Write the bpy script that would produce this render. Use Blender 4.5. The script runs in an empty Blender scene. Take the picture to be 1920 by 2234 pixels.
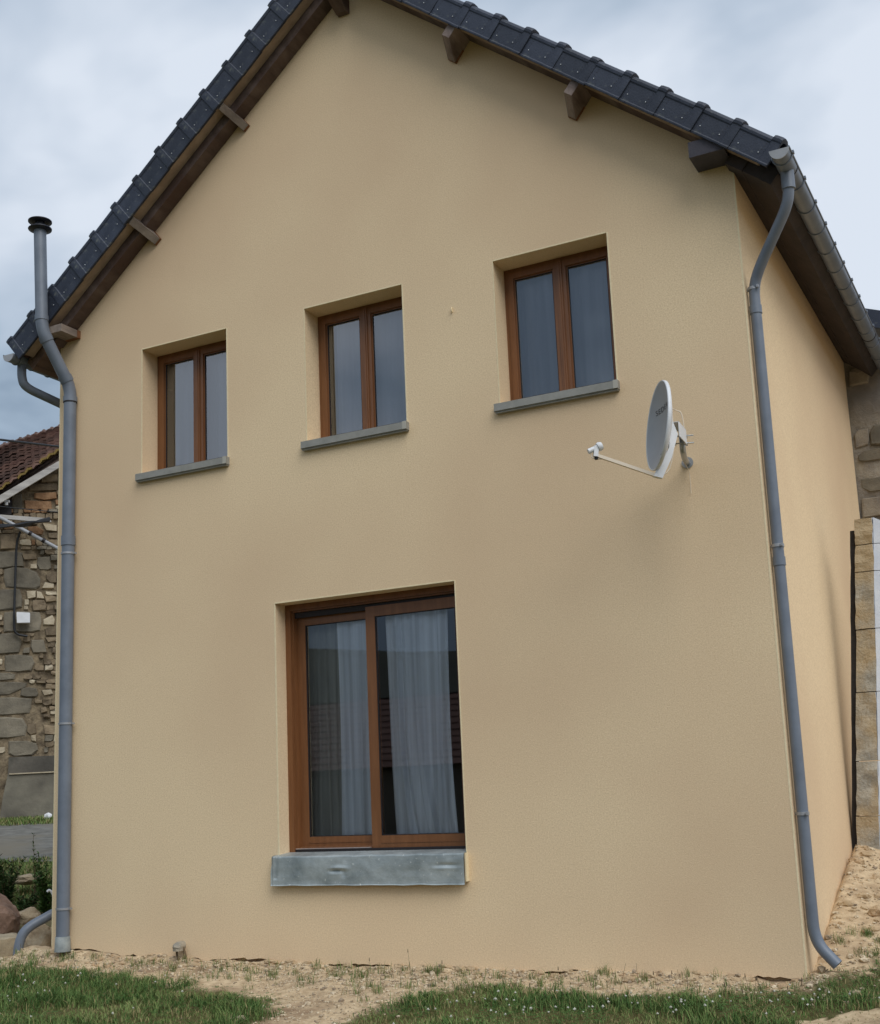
import bpy, bmesh, math, random
from math import sin, cos, pi, radians, hypot, atan2, sqrt, exp
from mathutils import Vector, Matrix, noise
random.seed(7)
SC = bpy.context.scene
COL = SC.collection

# ------------------------------------------------------------------ camera
CAM = Vector((1.7185, -8.4149, 1.1867))
YAW, PITCH, ROLL, FPX, CX, CY = .4625, .1821, -.043, 2673.07, 975.11, 1236.58
_f = Vector((-sin(YAW)*cos(PITCH), cos(YAW)*cos(PITCH), sin(PITCH)))
_r = Vector((cos(YAW), sin(YAW), 0)); _u = _r.cross(_f)
CR = _r*cos(ROLL) + _u*sin(ROLL); CU = -_r*sin(ROLL) + _u*cos(ROLL); CF = _f
cd = bpy.data.cameras.new('camera'); co = bpy.data.objects.new('camera', cd); COL.objects.link(co)
m = Matrix((CR, CU, -CF)).transposed().to_4x4(); m.translation = CAM
co.matrix_world = m
cd.sensor_fit = 'HORIZONTAL'; cd.sensor_width = 36; cd.lens = FPX/1920*36
cd.shift_x = -(CX-960)/1920; cd.shift_y = (CY-1117)/1920
cd.clip_start = .05; cd.clip_end = 3000
SC.camera = co

# ------------------------------------------------------------------ sky, sun, exposure
SUN_AZ = (.78, -.62); SUN_EL = radians(50)
W = bpy.data.worlds.new('World'); SC.world = W; W.use_nodes = True
nt = W.node_tree; N = nt.nodes; L = nt.links; N.clear()
wo = N.new('ShaderNodeOutputWorld'); bg = N.new('ShaderNodeBackground'); bg.inputs['Strength'].default_value = .1
sky = N.new('ShaderNodeTexSky'); sky.sky_type = 'NISHITA'; sky.sun_disc = False
sky.sun_elevation = SUN_EL; sky.sun_rotation = atan2(SUN_AZ[0], SUN_AZ[1])
tc = N.new('ShaderNodeTexCoord'); sp = N.new('ShaderNodeSeparateXYZ'); L.new(tc.outputs['Generated'], sp.inputs[0])
def wmath(op, a, b=None, c=None):
    n = N.new('ShaderNodeMath'); n.operation = op
    for i, v in enumerate((a, b, c)):
        if v is None: continue
        if isinstance(v, (int, float)): n.inputs[i].default_value = v
        else: L.new(v, n.inputs[i])
    return n.outputs[0]
# project the view direction on to a cloud deck: x/(z+k), y/(z+k)
den = wmath('ADD', wmath('MAXIMUM', sp.outputs[2], 0.0), .28)
cxn = wmath('DIVIDE', sp.outputs[0], den); cyn = wmath('DIVIDE', sp.outputs[1], den)
cb = N.new('ShaderNodeCombineXYZ'); L.new(cxn, cb.inputs[0]); L.new(cyn, cb.inputs[1])
mp = N.new('ShaderNodeMapping'); mp.inputs['Location'].default_value = (2.7, 3.9, 4.4); mp.inputs['Rotation'].default_value = (0, 0, .3)
mp.inputs['Scale'].default_value = (1.0, 1.15, 1); L.new(cb.outputs[0], mp.inputs[0])
n1 = N.new('ShaderNodeTexNoise'); n1.inputs['Scale'].default_value = 1.1; n1.inputs['Detail'].default_value = 5; n1.inputs['Roughness'].default_value = .48; n1.inputs['Distortion'].default_value = .35
L.new(mp.outputs[0], n1.inputs['Vector'])
n2 = N.new('ShaderNodeTexNoise'); n2.inputs['Scale'].default_value = 3.4; n2.inputs['Detail'].default_value = 4; n2.inputs['Roughness'].default_value = .5; n2.inputs['Distortion'].default_value = .3
L.new(mp.outputs[0], n2.inputs['Vector'])
v = wmath('ADD', wmath('MULTIPLY', n1.outputs[0], .70), wmath('MULTIPLY', n2.outputs[0], .32))
# the cloud cover is thinner towards +x
v = wmath('ADD', v, wmath('MULTIPLY', wmath('ADD', sp.outputs[0], .50), .055))
v = wmath('MULTIPLY_ADD', v, 1.35, -.205)
rp = N.new('ShaderNodeValToRGB'); L.new(v, rp.inputs[0])
e = rp.color_ramp.elements
e[0].position = .405; e[0].color = (.200, .265, .350, 1)
e[1].position = .63; e[1].color = (.600, .655, .735, 1)
x_ = rp.color_ramp.elements.new(.47); x_.color = (.305, .385, .480, 1)
x_ = rp.color_ramp.elements.new(.535); x_.color = (.430, .500, .595, 1)
sc_ = N.new('ShaderNodeVectorMath'); sc_.operation = 'SCALE'; sc_.inputs['Scale'].default_value = 9.3; L.new(rp.outputs[0], sc_.inputs[0])
mx = N.new('ShaderNodeMixRGB'); mx.inputs[0].default_value = .96; L.new(sky.outputs[0], mx.inputs[1]); L.new(sc_.outputs[0], mx.inputs[2])
L.new(mx.outputs[0], bg.inputs[0]); L.new(bg.outputs[0], wo.inputs[0])
sd = bpy.data.lights.new('sun', 'SUN'); so = bpy.data.objects.new('sun', sd); COL.objects.link(so)
sd.energy = 1.5; sd.angle = radians(45); sd.color = (1, .985, .96)
dirv = Vector((SUN_AZ[0]*cos(SUN_EL), SUN_AZ[1]*cos(SUN_EL), 0)).normalized()*cos(SUN_EL) + Vector((0, 0, sin(SUN_EL)))
so.rotation_euler = dirv.to_track_quat('Z', 'Y').to_euler()
VS = SC.view_settings; VS.view_transform = 'Standard'; VS.look = 'None'; VS.exposure = 0.40; VS.gamma = 1; VS.use_curve_mapping = False

# ------------------------------------------------------------------ materials
def srgb(r, g, b):
    f = lambda c: (c/255/12.92) if c/255 <= .04045 else ((c/255+.055)/1.055)**2.4
    return (f(r), f(g), f(b))
def mat(name, c1, c2=None, scale=5., rough=.8, bump=0., bscale=30., metal=0., detail=6, rand=0., c3=None, s3=.6, spec=.5, stretch=(1, 1, 1), bdist=.01, ramp=(.35, .65), r3=(.42, .62)):
    M = bpy.data.materials.new(name); M.use_nodes = True
    nt = M.node_tree; n = nt.nodes; l = nt.links
    p = n['Principled BSDF']; p.inputs['Roughness'].default_value = rough; p.inputs['Metallic'].default_value = metal
    p.inputs['Specular IOR Level'].default_value = spec
    tc = n.new('ShaderNodeTexCoord'); mp = n.new('ShaderNodeMapping'); mp.inputs['Scale'].default_value = stretch
    l.new(tc.outputs['Object'], mp.inputs[0])
    col = None
    if c2 is not None:
        nz = n.new('ShaderNodeTexNoise'); nz.inputs['Scale'].default_value = scale; nz.inputs['Detail'].default_value = detail; nz.inputs['Roughness'].default_value = .6
        l.new(mp.outputs[0], nz.inputs['Vector'])
        r = n.new('ShaderNodeValToRGB'); r.color_ramp.elements[0].position = ramp[0]; r.color_ramp.elements[1].position = ramp[1]
        r.color_ramp.elements[0].color = (*c1, 1); r.color_ramp.elements[1].color = (*c2, 1); l.new(nz.outputs[0], r.inputs[0]); col = r.outputs[0]
        if c3 is not None:
            nz2 = n.new('ShaderNodeTexNoise'); nz2.inputs['Scale'].default_value = s3; nz2.inputs['Detail'].default_value = 3
            l.new(mp.outputs[0], nz2.inputs['Vector'])
            r2 = n.new('ShaderNodeValToRGB'); r2.color_ramp.elements[0].position = r3[0]; r2.color_ramp.elements[1].position = r3[1]; l.new(nz2.outputs[0], r2.inputs[0])
            mxx = n.new('ShaderNodeMixRGB'); l.new(r2.outputs[0], mxx.inputs[0]); l.new(col, mxx.inputs[1]); mxx.inputs[2].default_value = (*c3, 1); col = mxx.outputs[0]
    if rand > 0:
        oi = n.new('ShaderNodeObjectInfo'); hs = n.new('ShaderNodeHueSaturation')
        mr = n.new('ShaderNodeMapRange'); mr.inputs['To Min'].default_value = 1-rand; mr.inputs['To Max'].default_value = 1+rand
        l.new(oi.outputs['Random'], mr.inputs['Value']); l.new(mr.outputs[0], hs.inputs['Value'])
        if col is None: hs.inputs['Color'].default_value = (*c1, 1)
        else: l.new(col, hs.inputs['Color'])
        col = hs.outputs[0]
    if col is None: p.inputs['Base Color'].default_value = (*c1, 1)
    else: l.new(col, p.inputs['Base Color'])
    if bump > 0:
        bz = n.new('ShaderNodeTexNoise'); bz.inputs['Scale'].default_value = bscale; bz.inputs['Detail'].default_value = 8; bz.inputs['Roughness'].default_value = .65
        l.new(mp.outputs[0], bz.inputs['Vector'])
        b = n.new('ShaderNodeBump'); b.inputs['Strength'].default_value = bump; b.inputs['Distance'].default_value = bdist
        l.new(bz.outputs[0], b.inputs['Height']); l.new(b.outputs[0], p.inputs['Normal'])
    return M

M = {}
M['render'] = mat('render_coat', srgb(220, 194, 156), srgb(248, 224, 187), 88, .95, .42, 130, spec=.12, c3=srgb(217, 188, 154), s3=.33, r3=(.38, .70), bdist=.006, detail=5, ramp=(.30, .70))
M['bead'] = mat('render_bead', srgb(240, 224, 188), srgb(230, 212, 174), 40, .9, .2, 150, spec=.15)
M['tile'] = mat('dark_tile', srgb(40, 46, 60), srgb(54, 60, 74), 9, .55, .3, 70, rand=.25, c3=srgb(92, 96, 94), s3=16, r3=(.60, .74), spec=.4)
M['tiletop'] = mat('dark_roof', srgb(48, 53, 64), srgb(62, 66, 76), 10, .6, .2, 60)
M['oldwood'] = mat('weathered_wood', srgb(120, 108, 100), srgb(160, 146, 134), 9, .85, .4, 60, stretch=(1, .25, 1), rand=.12)
M['oldwood2'] = mat('brown_beam_wood', srgb(76, 62, 58), srgb(118, 102, 94), 9, .85, .4, 60, stretch=(1, .25, 1), c3=srgb(84, 64, 56), s3=2)
M['oldwood_shaded'] = mat('shaded_beam_wood', srgb(100, 84, 78), srgb(150, 134, 126), 9, .85, .4, 60, stretch=(1, .25, 1), rand=.05)  # weathered wood darkened, shade on the purlin sides put into the colour
M['darkwood'] = mat('dark_stained_wood', srgb(58, 56, 64), srgb(72, 68, 76), 9, .7, .3, 60)
M['soffit_shaded'] = mat('shaded_eave_board', srgb(52, 46, 46), srgb(66, 58, 56), 6, .85, .3, 50, rand=.1)  # darker copy of the soffit board, eave shade put into the colour
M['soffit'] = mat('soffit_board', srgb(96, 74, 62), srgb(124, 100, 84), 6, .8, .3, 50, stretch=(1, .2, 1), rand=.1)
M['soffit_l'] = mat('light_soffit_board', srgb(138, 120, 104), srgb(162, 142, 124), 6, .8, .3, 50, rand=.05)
M['stain'] = mat('rust_brown_wood', srgb(110, 70, 44), srgb(140, 96, 62), 20, .85, .3, 60)
M['frame'] = mat('golden_oak_pvc', srgb(114, 73, 42), srgb(128, 84, 50), 5, .42, .06, 90, stretch=(6, 6, .6), spec=.5)
M['rubber'] = mat('dark_gasket', srgb(34, 28, 30), rough=.6)
M['track'] = mat('aluminium_track', srgb(196, 180, 176), rough=.35, metal=.6)
M['sill'] = mat('grey_sill_metal', srgb(138, 137, 130), srgb(152, 150, 143), 12, .55, .08, 60, metal=.0)
M['sillcap'] = mat('pale_sill_cap', srgb(176, 172, 160), rough=.6)
M['zinc'] = mat('zinc_sheet', srgb(132, 142, 144), srgb(184, 192, 192), 4, .40, .16, 26, metal=.35, c3=srgb(206, 210, 206), s3=34, r3=(.655, .70), bdist=.02)
M['pvc'] = mat('grey_pvc', srgb(104, 112, 124), srgb(116, 124, 136), 6, .42, .03, 30, spec=.5)
M['pvc2'] = mat('light_grey_pvc', srgb(150, 152, 156), srgb(164, 166, 170), 6, .5)
M['clip'] = mat('pipe_clip_metal', srgb(160, 162, 166), rough=.5, metal=.4)
M['collar'] = mat('galvanised_collar', srgb(124, 130, 130), srgb(146, 152, 150), 20, .75, .3, 60)
M['cap'] = mat('black_cowl', srgb(38, 40, 52), rough=.5)
M['dish'] = mat('dish_grey', srgb(160, 164, 170), srgb(170, 174, 179), 4, .5, spec=.4)
M['white'] = mat('white_plastic', srgb(225, 226, 228), srgb(212, 214, 216), 8, .45)
M['cream'] = mat('cream_cable', srgb(222, 208, 188), rough=.5)
M['steel'] = mat('galvanised_steel', srgb(165, 168, 170), srgb(182, 184, 186), 20, .32, metal=.75)
M['screwhead'] = mat('screw_head', srgb(214, 216, 218), rough=.5)
M['black'] = mat('black_rubber', srgb(24, 24, 26), rough=.6)
M['ink'] = mat('black_print', srgb(58, 61, 68), rough=.6)
M['room'] = mat('dim_room', srgb(120, 118, 112), rough=.95)
M['roomdark'] = mat('dark_room', srgb(118, 118, 116), rough=.95)
M['block'] = mat('concrete_block', srgb(140, 136, 126), srgb(182, 176, 162), 9, .95, .9, 30, c3=srgb(176, 158, 128), s3=3.5, bdist=.02)
M['whitewash'] = mat('white_painted_block', srgb(214, 218, 224), srgb(198, 204, 214), 5, .8, .3, 30, rand=.04)
M['gapstrip'] = mat('black_gap_strip', srgb(26, 23, 24), srgb(38, 33, 32), 20, .8, .5, 60)  # plain black for the strip added in the pier's dark gap
M['barnmortar'] = mat('old_lime_mortar', srgb(128, 120, 110), srgb(168, 158, 140), 3.5, .95, .9, 16, c3=srgb(120, 115, 110), s3=1.3, bdist=.03)
M['stone_grey'] = mat('grey_stone', srgb(98, 92, 80), srgb(130, 122, 106), 3, .92, .6, 26, rand=.16, bdist=.02)
M['stone_barn'] = mat('barn_stone', srgb(120, 112, 102), srgb(156, 146, 130), 4, .95, .8, 22, rand=.12, bdist=.02)
M['stone_brown'] = mat('brown_stone', srgb(106, 92, 74), srgb(142, 126, 102), 6, .92, .7, 26, rand=.3, bdist=.02)
M['stone_rust'] = mat('rust_stone', srgb(126, 94, 66), srgb(156, 122, 90), 6, .92, .7, 26, rand=.2, bdist=.02)
M['stone_pale'] = mat('pale_stone', srgb(168, 154, 130), srgb(190, 178, 154), 8, .92, .5, 26, rand=.1, bdist=.02)
M['mortar'] = mat('earth_mortar', srgb(92, 80, 64), srgb(150, 134, 108), 7, .95, .9, 22, bdist=.03)
M['sootwall'] = mat('stained_concrete', srgb(72, 70, 64), srgb(112, 106, 96), 2.2, .95, .5, 14, c3=srgb(60, 58, 54), s3=1.1, bdist=.02)
M['lowwall'] = mat('grey_old_plaster', srgb(112, 108, 96), srgb(142, 136, 120), 1.6, .95, .5, 14, c3=srgb(88, 84, 76), s3=1.0, bdist=.02)
M['redtile'] = mat('old_red_tile', srgb(116, 88, 80), srgb(148, 120, 108), 3, .9, .6, 30, rand=.10, c3=srgb(100, 82, 76), s3=1.2)
M['lichen'] = mat('lichen_tile', srgb(130, 110, 62), srgb(150, 128, 72), 12, .95, .5, 30)
M['greyboard'] = mat('weathered_grey_board', srgb(150, 146, 142), srgb(184, 180, 174), 5, .85, .4, 40, stretch=(.3, .3, 3))
M['asphalt'] = mat('road_asphalt', srgb(96, 95, 90), srgb(124, 122, 116), 5, .97, .6, 40, c3=srgb(118, 112, 100), s3=.9, spec=.1)
M['rock_brown'] = mat('brown_boulder', srgb(112, 88, 74), srgb(150, 122, 104), 4, .95, .9, 14, bdist=.03)
M['rock_pale'] = mat('pale_rock', srgb(148, 130, 106), srgb(184, 166, 138), 6, .95, .9, 16, bdist=.03)
M['slabc'] = mat('cast_concrete', srgb(140, 128, 106), srgb(180, 164, 136), 5, .95, .8, 22, bdist=.02)
M['rubble'] = mat('mortar_rubble', srgb(170, 146, 112), srgb(206, 184, 150), 9, .95, .9, 40, c3=srgb(186, 158, 124), s3=2, bdist=.02)
M['dryrubble'] = mat('dry_gravel', srgb(166, 146, 118), srgb(216, 200, 172), 60, .95, .6, 60, detail=2)
M['pebble_d'] = mat('dark_gravel', srgb(128, 112, 94), srgb(168, 150, 126), 40, .95, .5, 60, detail=2)
M['leaf_a'] = mat('grass_green', (.100, .165, .040), (.195, .255, .085), 1.7, .75, spec=.2, detail=3)
M['leaf_b'] = mat('grass_dark', (.045, .100, .025), (.090, .160, .042), 1.7, .75, spec=.2, detail=3)
M['leaf_c'] = mat('grass_dry', (.24, .20, .09), (.34, .28, .14), 5, .85, spec=.1, detail=3)
M['leaf_d'] = mat('clover_green', (.055, .140, .032), (.100, .200, .058), 6, .7, spec=.25, detail=3)
M['shrub'] = mat('shrub_green', (.028, .060, .018), (.050, .092, .028), 8, .8, spec=.15)
M['stem'] = mat('brown_stem', (.10, .07, .04), (.16, .11, .06), 20, .9)
M['flower'] = mat('white_clover_flower', (.40, .40, .33), (.52, .51, .43), 60, .9)
M['wire'] = mat('black_wire', srgb(30, 32, 36), rough=.5)
M['hill'] = mat('wooded_hill', (.040, .044, .034), (.065, .068, .050), .05, .95, 0)
M['fireclay'] = mat('red_brick_far', srgb(112, 84, 74), srgb(128, 98, 88), .8, .9, .2, 4)
M['farwall'] = mat('far_render', srgb(120, 112, 100), srgb(140, 130, 116), 1, .9)

def glass_mat(name, f0, tint=(.97, .985, .99)):
    G = bpy.data.materials.new(name); G.use_nodes = True; nt = G.node_tree; n = nt.nodes; l = nt.links; n.clear()
    o = n.new('ShaderNodeOutputMaterial'); mix = n.new('ShaderNodeMixShader'); t = n.new('ShaderNodeBsdfTransparent'); g = n.new('ShaderNodeBsdfGlossy')
    t.inputs[0].default_value = (*tint, 1); g.inputs['Roughness'].default_value = .012; g.inputs[0].default_value = (.93, .96, 1, 1)
    lw = n.new('ShaderNodeFresnel'); lw.inputs[0].default_value = 1.5
    ma = n.new('ShaderNodeMath'); ma.operation = 'MULTIPLY_ADD'; ma.inputs[1].default_value = 1.9; ma.inputs[2].default_value = f0; ma.use_clamp = True
    l.new(lw.outputs[0], ma.inputs[0]); l.new(ma.outputs[0], mix.inputs[0]); l.new(t.outputs[0], mix.inputs[1]); l.new(g.outputs[0], mix.inputs[2]); l.new(mix.outputs[0], o.inputs[0])
    return G
M['glass'] = glass_mat('window_glass', .10)
M['glass_door'] = glass_mat('door_glass', .025)
def curtain_mat(name, c, transl=.35, alpha=.0, scale=(26, 8, .5)):
    G = bpy.data.materials.new(name); G.use_nodes = True; nt = G.node_tree; n = nt.nodes; l = nt.links; n.clear()
    o = n.new('ShaderNodeOutputMaterial'); d = n.new('ShaderNodeBsdfDiffuse'); t = n.new('ShaderNodeBsdfTranslucent'); x = n.new('ShaderNodeBsdfTransparent')
    tc = n.new('ShaderNodeTexCoord'); mp = n.new('ShaderNodeMapping'); mp.inputs['Scale'].default_value = scale
    nz = n.new('ShaderNodeTexNoise'); nz.inputs['Scale'].default_value = 1; l.new(tc.outputs['Object'], mp.inputs[0]); l.new(mp.outputs[0], nz.inputs['Vector'])
    r = n.new('ShaderNodeValToRGB'); r.color_ramp.elements[0].color = (*[k*.70 for k in c], 1); r.color_ramp.elements[1].color = (*c, 1); r.color_ramp.elements[0].position = .3; r.color_ramp.elements[1].position = .7
    l.new(nz.outputs[0], r.inputs[0]); l.new(r.outputs[0], d.inputs[0]); l.new(r.outputs[0], t.inputs[0])
    m1 = n.new('ShaderNodeMixShader'); m1.inputs[0].default_value = transl; l.new(d.outputs[0], m1.inputs[1]); l.new(t.outputs[0], m1.inputs[2])
    m2 = n.new('ShaderNodeMixShader'); m2.inputs[0].default_value = alpha; l.new(m1.outputs[0], m2.inputs[1]); l.new(x.outputs[0], m2.inputs[2]); l.new(m2.outputs[0], o.inputs[0])
    return G
M['curtain'] = curtain_mat('white_sheer_curtain', (.90, .94, 1.0), .06, .0)
M['curtain_shaded'] = curtain_mat('shaded_sheer_curtain', (.50, .50, .46), .12, .12)  # darkened copy of the white sheer, missing light put into the colour
M['voile'] = curtain_mat('grey_blue_voile', (.56, .58, .68), .3, .08, (9, 9, .5))

# ground: bare lime rubble / soil, darker damp patches
def ground_mat():
    G = bpy.data.materials.new('bare_ground'); G.use_nodes = True; nt = G.node_tree; n = nt.nodes; l = nt.links
    p = n['Principled BSDF']; p.inputs['Roughness'].default_value = .95; p.inputs['Specular IOR Level'].default_value = .15
    tc = n.new('ShaderNodeTexCoord')
    def nz(s, d=6, r=.6):
        k = n.new('ShaderNodeTexNoise'); k.inputs['Scale'].default_value = s; k.inputs['Detail'].default_value = d; k.inputs['Roughness'].default_value = r
        l.new(tc.outputs['Object'], k.inputs['Vector']); return k.outputs[0]
    r = n.new('ShaderNodeValToRGB'); l.new(nz(14), r.inputs[0])
    r.color_ramp.elements[0].position = .32; r.color_ramp.elements[0].color = (*srgb(172, 148, 118), 1)
    r.color_ramp.elements[1].position = .66; r.color_ramp.elements[1].color = (*srgb(214, 192, 158), 1)
    r2 = n.new('ShaderNodeValToRGB'); l.new(nz(2.3, 4), r2.inputs[0]); r2.color_ramp.elements[0].position = .50; r2.color_ramp.elements[1].position = .68
    mx = n.new('ShaderNodeMixRGB'); l.new(r2.outputs[0], mx.inputs[0]); l.new(r.outputs[0], mx.inputs[1]); mx.inputs[2].default_value = (*srgb(146, 122, 98), 1)
    at = n.new('ShaderNodeAttribute'); at.attribute_name = 'soil'
    mx2 = n.new('ShaderNodeMixRGB'); l.new(at.outputs['Fac'], mx2.inputs[0]); l.new(mx.outputs[0], mx2.inputs[1]); mx2.inputs[2].default_value = (*srgb(88, 84, 52), 1)
    l.new(mx2.outputs[0], p.inputs['Base Color'])
    b = n.new('ShaderNodeBump'); b.inputs['Strength'].default_value = .8; b.inputs['Distance'].default_value = .012; l.new(nz(55, 8, .7), b.inputs['Height']); l.new(b.outputs[0], p.inputs['Normal'])
    return G
M['ground'] = ground_mat()

# ------------------------------------------------------------------ helpers
def tag(o, label=None, cat=None, group=None, kind=None):
    if label: o['label'] = label
    if cat: o['category'] = cat
    if group: o['group'] = group
    if kind: o['kind'] = kind
    return o
def empty(name, loc, label, cat, group=None):
    o = bpy.data.objects.new(name, None); COL.objects.link(o); o.location = loc; o.empty_display_size = .2
    bpy.context.view_layer.update()
    return tag(o, label, cat, group)
def wpos(o):
    p = Vector(o.location); q = o.parent
    while q: p += q.location; q = q.parent
    return p
class MB:
    def __init__(s): s.v = []; s.f = []; s.mi = []; s.sm = []
    def add(s, vs, fs, mi=0, smooth=False):
        k = len(s.v); s.v += [tuple(p) for p in vs]; s.f += [tuple(i+k for i in f) for f in fs]; s.mi += [mi]*len(fs); s.sm += [smooth]*len(fs); return s
    def box(s, a, b, mi=0):
        x0, y0, z0 = [min(a[i], b[i]) for i in range(3)]; x1, y1, z1 = [max(a[i], b[i]) for i in range(3)]
        return s.add([(x0,y0,z0),(x1,y0,z0),(x1,y1,z0),(x0,y1,z0),(x0,y0,z1),(x1,y0,z1),(x1,y1,z1),(x0,y1,z1)],
                     [(0,3,2,1),(4,5,6,7),(0,1,5,4),(1,2,6,5),(2,3,7,6),(3,0,4,7)], mi)
    def obox(s, o, X, Y, Z, mi=0):   # oriented box: corner o, edge vectors
        o, X, Y, Z = map(Vector, (o, X, Y, Z))
        return s.add([o, o+X, o+X+Y, o+Y, o+Z, o+X+Z, o+X+Y+Z, o+Y+Z], [(0,3,2,1),(4,5,6,7),(0,1,5,4),(1,2,6,5),(2,3,7,6),(3,0,4,7)], mi)
    def prism(s, poly, d, mi=0):    # 3-D polygon extruded by vector d
        n = len(poly); d = Vector(d); a = [Vector(p) for p in poly]; b = [p+d for p in a]
        return s.add(a+b, [tuple(range(n-1, -1, -1)), tuple(range(n, 2*n))]+[(i, (i+1) % n, n+(i+1) % n, n+i) for i in range(n)], mi)
    def tube(s, pts, r, seg=16, mi=0, cap=True, rs=None, inner=None):
        pts = [Vector(p) for p in pts]; n = len(pts); vs = []; fs = []
        t0 = (pts[1]-pts[0]).normalized(); up = Vector((0, 0, 1)) if abs(t0.z) < .9 else Vector((0, 1, 0))
        nrm = t0.cross(up).normalized()
        for i, p in enumerate(pts):
            if i == 0: t = t0
            elif i == n-1: t = (pts[-1]-pts[-2]).normalized()
            else: t = ((pts[i]-pts[i-1]).normalized()+(pts[i+1]-pts[i]).normalized()).normalized()
            nrm = (nrm-t*nrm.dot(t)).normalized(); bn = t.cross(nrm); rr = rs[i] if rs else r
            for k in range(seg):
                a = 2*pi*k/seg; vs.append(p+(nrm*cos(a)+bn*sin(a))*rr)
        for i in range(n-1):
            for k in range(seg): fs.append((i*seg+k, i*seg+(k+1) % seg, (i+1)*seg+(k+1) % seg, (i+1)*seg+k))
        s.add(vs, fs, mi, True)
        if cap:
            s.add(vs[:seg], [tuple(range(seg-1, -1, -1))], mi); s.add(vs[-seg:], [tuple(range(seg))], mi)
        return s
    def build(s, name, mats, parent=None, origin=None):
        me = bpy.data.meshes.new(name)
        o3 = Vector(origin) if origin is not None else (wpos(parent) if parent else Vector((0, 0, 0)))
        me.from_pydata([(p[0]-o3.x, p[1]-o3.y, p[2]-o3.z) for p in s.v], [], s.f)
        if not isinstance(mats, (list, tuple)): mats = [mats]
        for k in mats: me.materials.append(k)
        me.polygons.foreach_set('material_index', s.mi); me.polygons.foreach_set('use_smooth', s.sm)
        me.update()
        o = bpy.data.objects.new(name, me); COL.objects.link(o)
        if parent: o.parent = parent; o.location = o3-wpos(parent)
        else: o.location = o3
        return o
def bez(pts, n=8, r=.06):
    """round the corners of a polyline"""
    P = [Vector(p) for p in pts]; out = [P[0]]
    for i in range(1, len(P)-1):
        rr = r[i-1] if isinstance(r, (list, tuple)) else r
        a = (P[i-1]-P[i]); b = (P[i+1]-P[i]); ra = min(rr, a.length*.48); rb = min(rr, b.length*.48)
        p0 = P[i]+a.normalized()*ra; p1 = P[i]+b.normalized()*rb
        for k in range(n+1):
            t = k/n; out.append(p0*(1-t)**2+P[i]*2*t*(1-t)+p1*t*t)
    out.append(P[-1]); return out
def copy_obj(o, parent, loc):
    c = o.copy(); COL.objects.link(c); c.parent = parent; c.location = loc; return c
def ray(px, py): return CF+CR*((px-CX)/FPX)-CU*((py-CY)/FPX)
def stone_mesh(mb, poly, nrm, depth, rng, bulge=.3, sink=.02):
    """a rounded stone: polygon outline pushed out along nrm"""
    poly = [Vector(p) for p in poly]; n = len(poly); c = sum(poly, Vector())/n; nrm = Vector(nrm)
    r0 = [p-nrm*sink for p in poly]
    r1 = [c+(p-c)*.985+nrm*depth*.45 for p in poly]
    r2 = [c+(p-c)*(.90+rng.uniform(-.06, .03))+nrm*depth*rng.uniform(.75, 1.15) for p in poly]
    vs = r0+r1+r2+[c+(poly[0]-c)*rng.uniform(-.4, .4)+nrm*depth*(1+bulge*rng.uniform(-.5, .5))]
    fs = []
    for i in range(n):
        j = (i+1) % n
        fs += [(i, j, n+j, n+i), (n+i, n+j, 2*n+j, 2*n+i), (2*n+i, 2*n+j, 3*n)]
    mb.add(vs, fs, 0, False); return mb
def rock(name, c, size, mat_, rng, parent=None, sub=3, rough=.28, flat=.75):
    bm = bmesh.new(); bmesh.ops.create_icosphere(bm, subdivisions=sub, radius=1)
    off = Vector((rng.uniform(-50, 50), rng.uniform(-50, 50), rng.uniform(-50, 50)))
    planes = [(Vector((rng.uniform(-1, 1), rng.uniform(-1, 1), rng.uniform(-.4, 1))).normalized(), rng.uniform(.62, .9)) for _ in range(9)]
    for v_ in bm.verts:
        p = v_.co.copy()
        for nn, dd in planes:
            t = p.dot(nn)
            if t > dd: p -= nn*(t-dd)*.85
        p *= 1+rough*noise.noise(p*1.6+off)+.06*noise.noise(p*6+off)
        v_.co = Vector((p.x*size[0], p.y*size[1], p.z*size[2]))
    me = bpy.data.meshes.new(name); bm.to_mesh(me); bm.free(); me.materials.append(mat_)
    o = bpy.data.objects.new(name, me); COL.objects.link(o); o.location = c
    if parent: o.parent = parent; o.location = Vector(c)-wpos(parent)
    return o
def smooth(a, b, x):
    t = max(0., min(1., (x-a)/(b-a))); return t*t*(3-2*t)
def lerp(a, b, t): return a+(b-a)*t
def interp(x, xs, ys):
    if x <= xs[0]: return ys[0]
    for i in range(1, len(xs)):
        if x <= xs[i]: return lerp(ys[i-1], ys[i], (x-xs[i-1])/(xs[i]-xs[i-1]))
    return ys[-1]

# ------------------------------------------------------------------ terrain
XL = -6.532
def height(x, y):
    D = hypot(x-CAM.x, y-CAM.y)
    front = -.130-.055*max(0., -y) if y > -9 else -.625
    h = front
    if x < -5.5 and y > -.6:
        hl = interp(D, [11.5, 12.6, 13.5, 14.2, 15, 17, 22, 23.6, 60, 400], [-.10, -.13, -.03, .06, .18, .50, .955, 1.04, 1.5, 2])
        w = smooth(-.5, .25, y)*smooth(-6.45, -6.75, x) if y < 4 else smooth(-5.5, -6.75, x)
        h = lerp(h, hl, w)
    if x > -1.2 and y > -.3:
        hr = -.10+.30*max(0., y-.05)-.02
        hr = min(hr, .62+.05*y)
        # heap of spilled mortar and earth along the side wall
        hr += .10*exp(-((x-.05)/.22)**2)*smooth(.3, 1.6, y)
        h = lerp(h, hr, smooth(-.25, .05, x)*smooth(-.2, .3, y))
    return h
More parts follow.
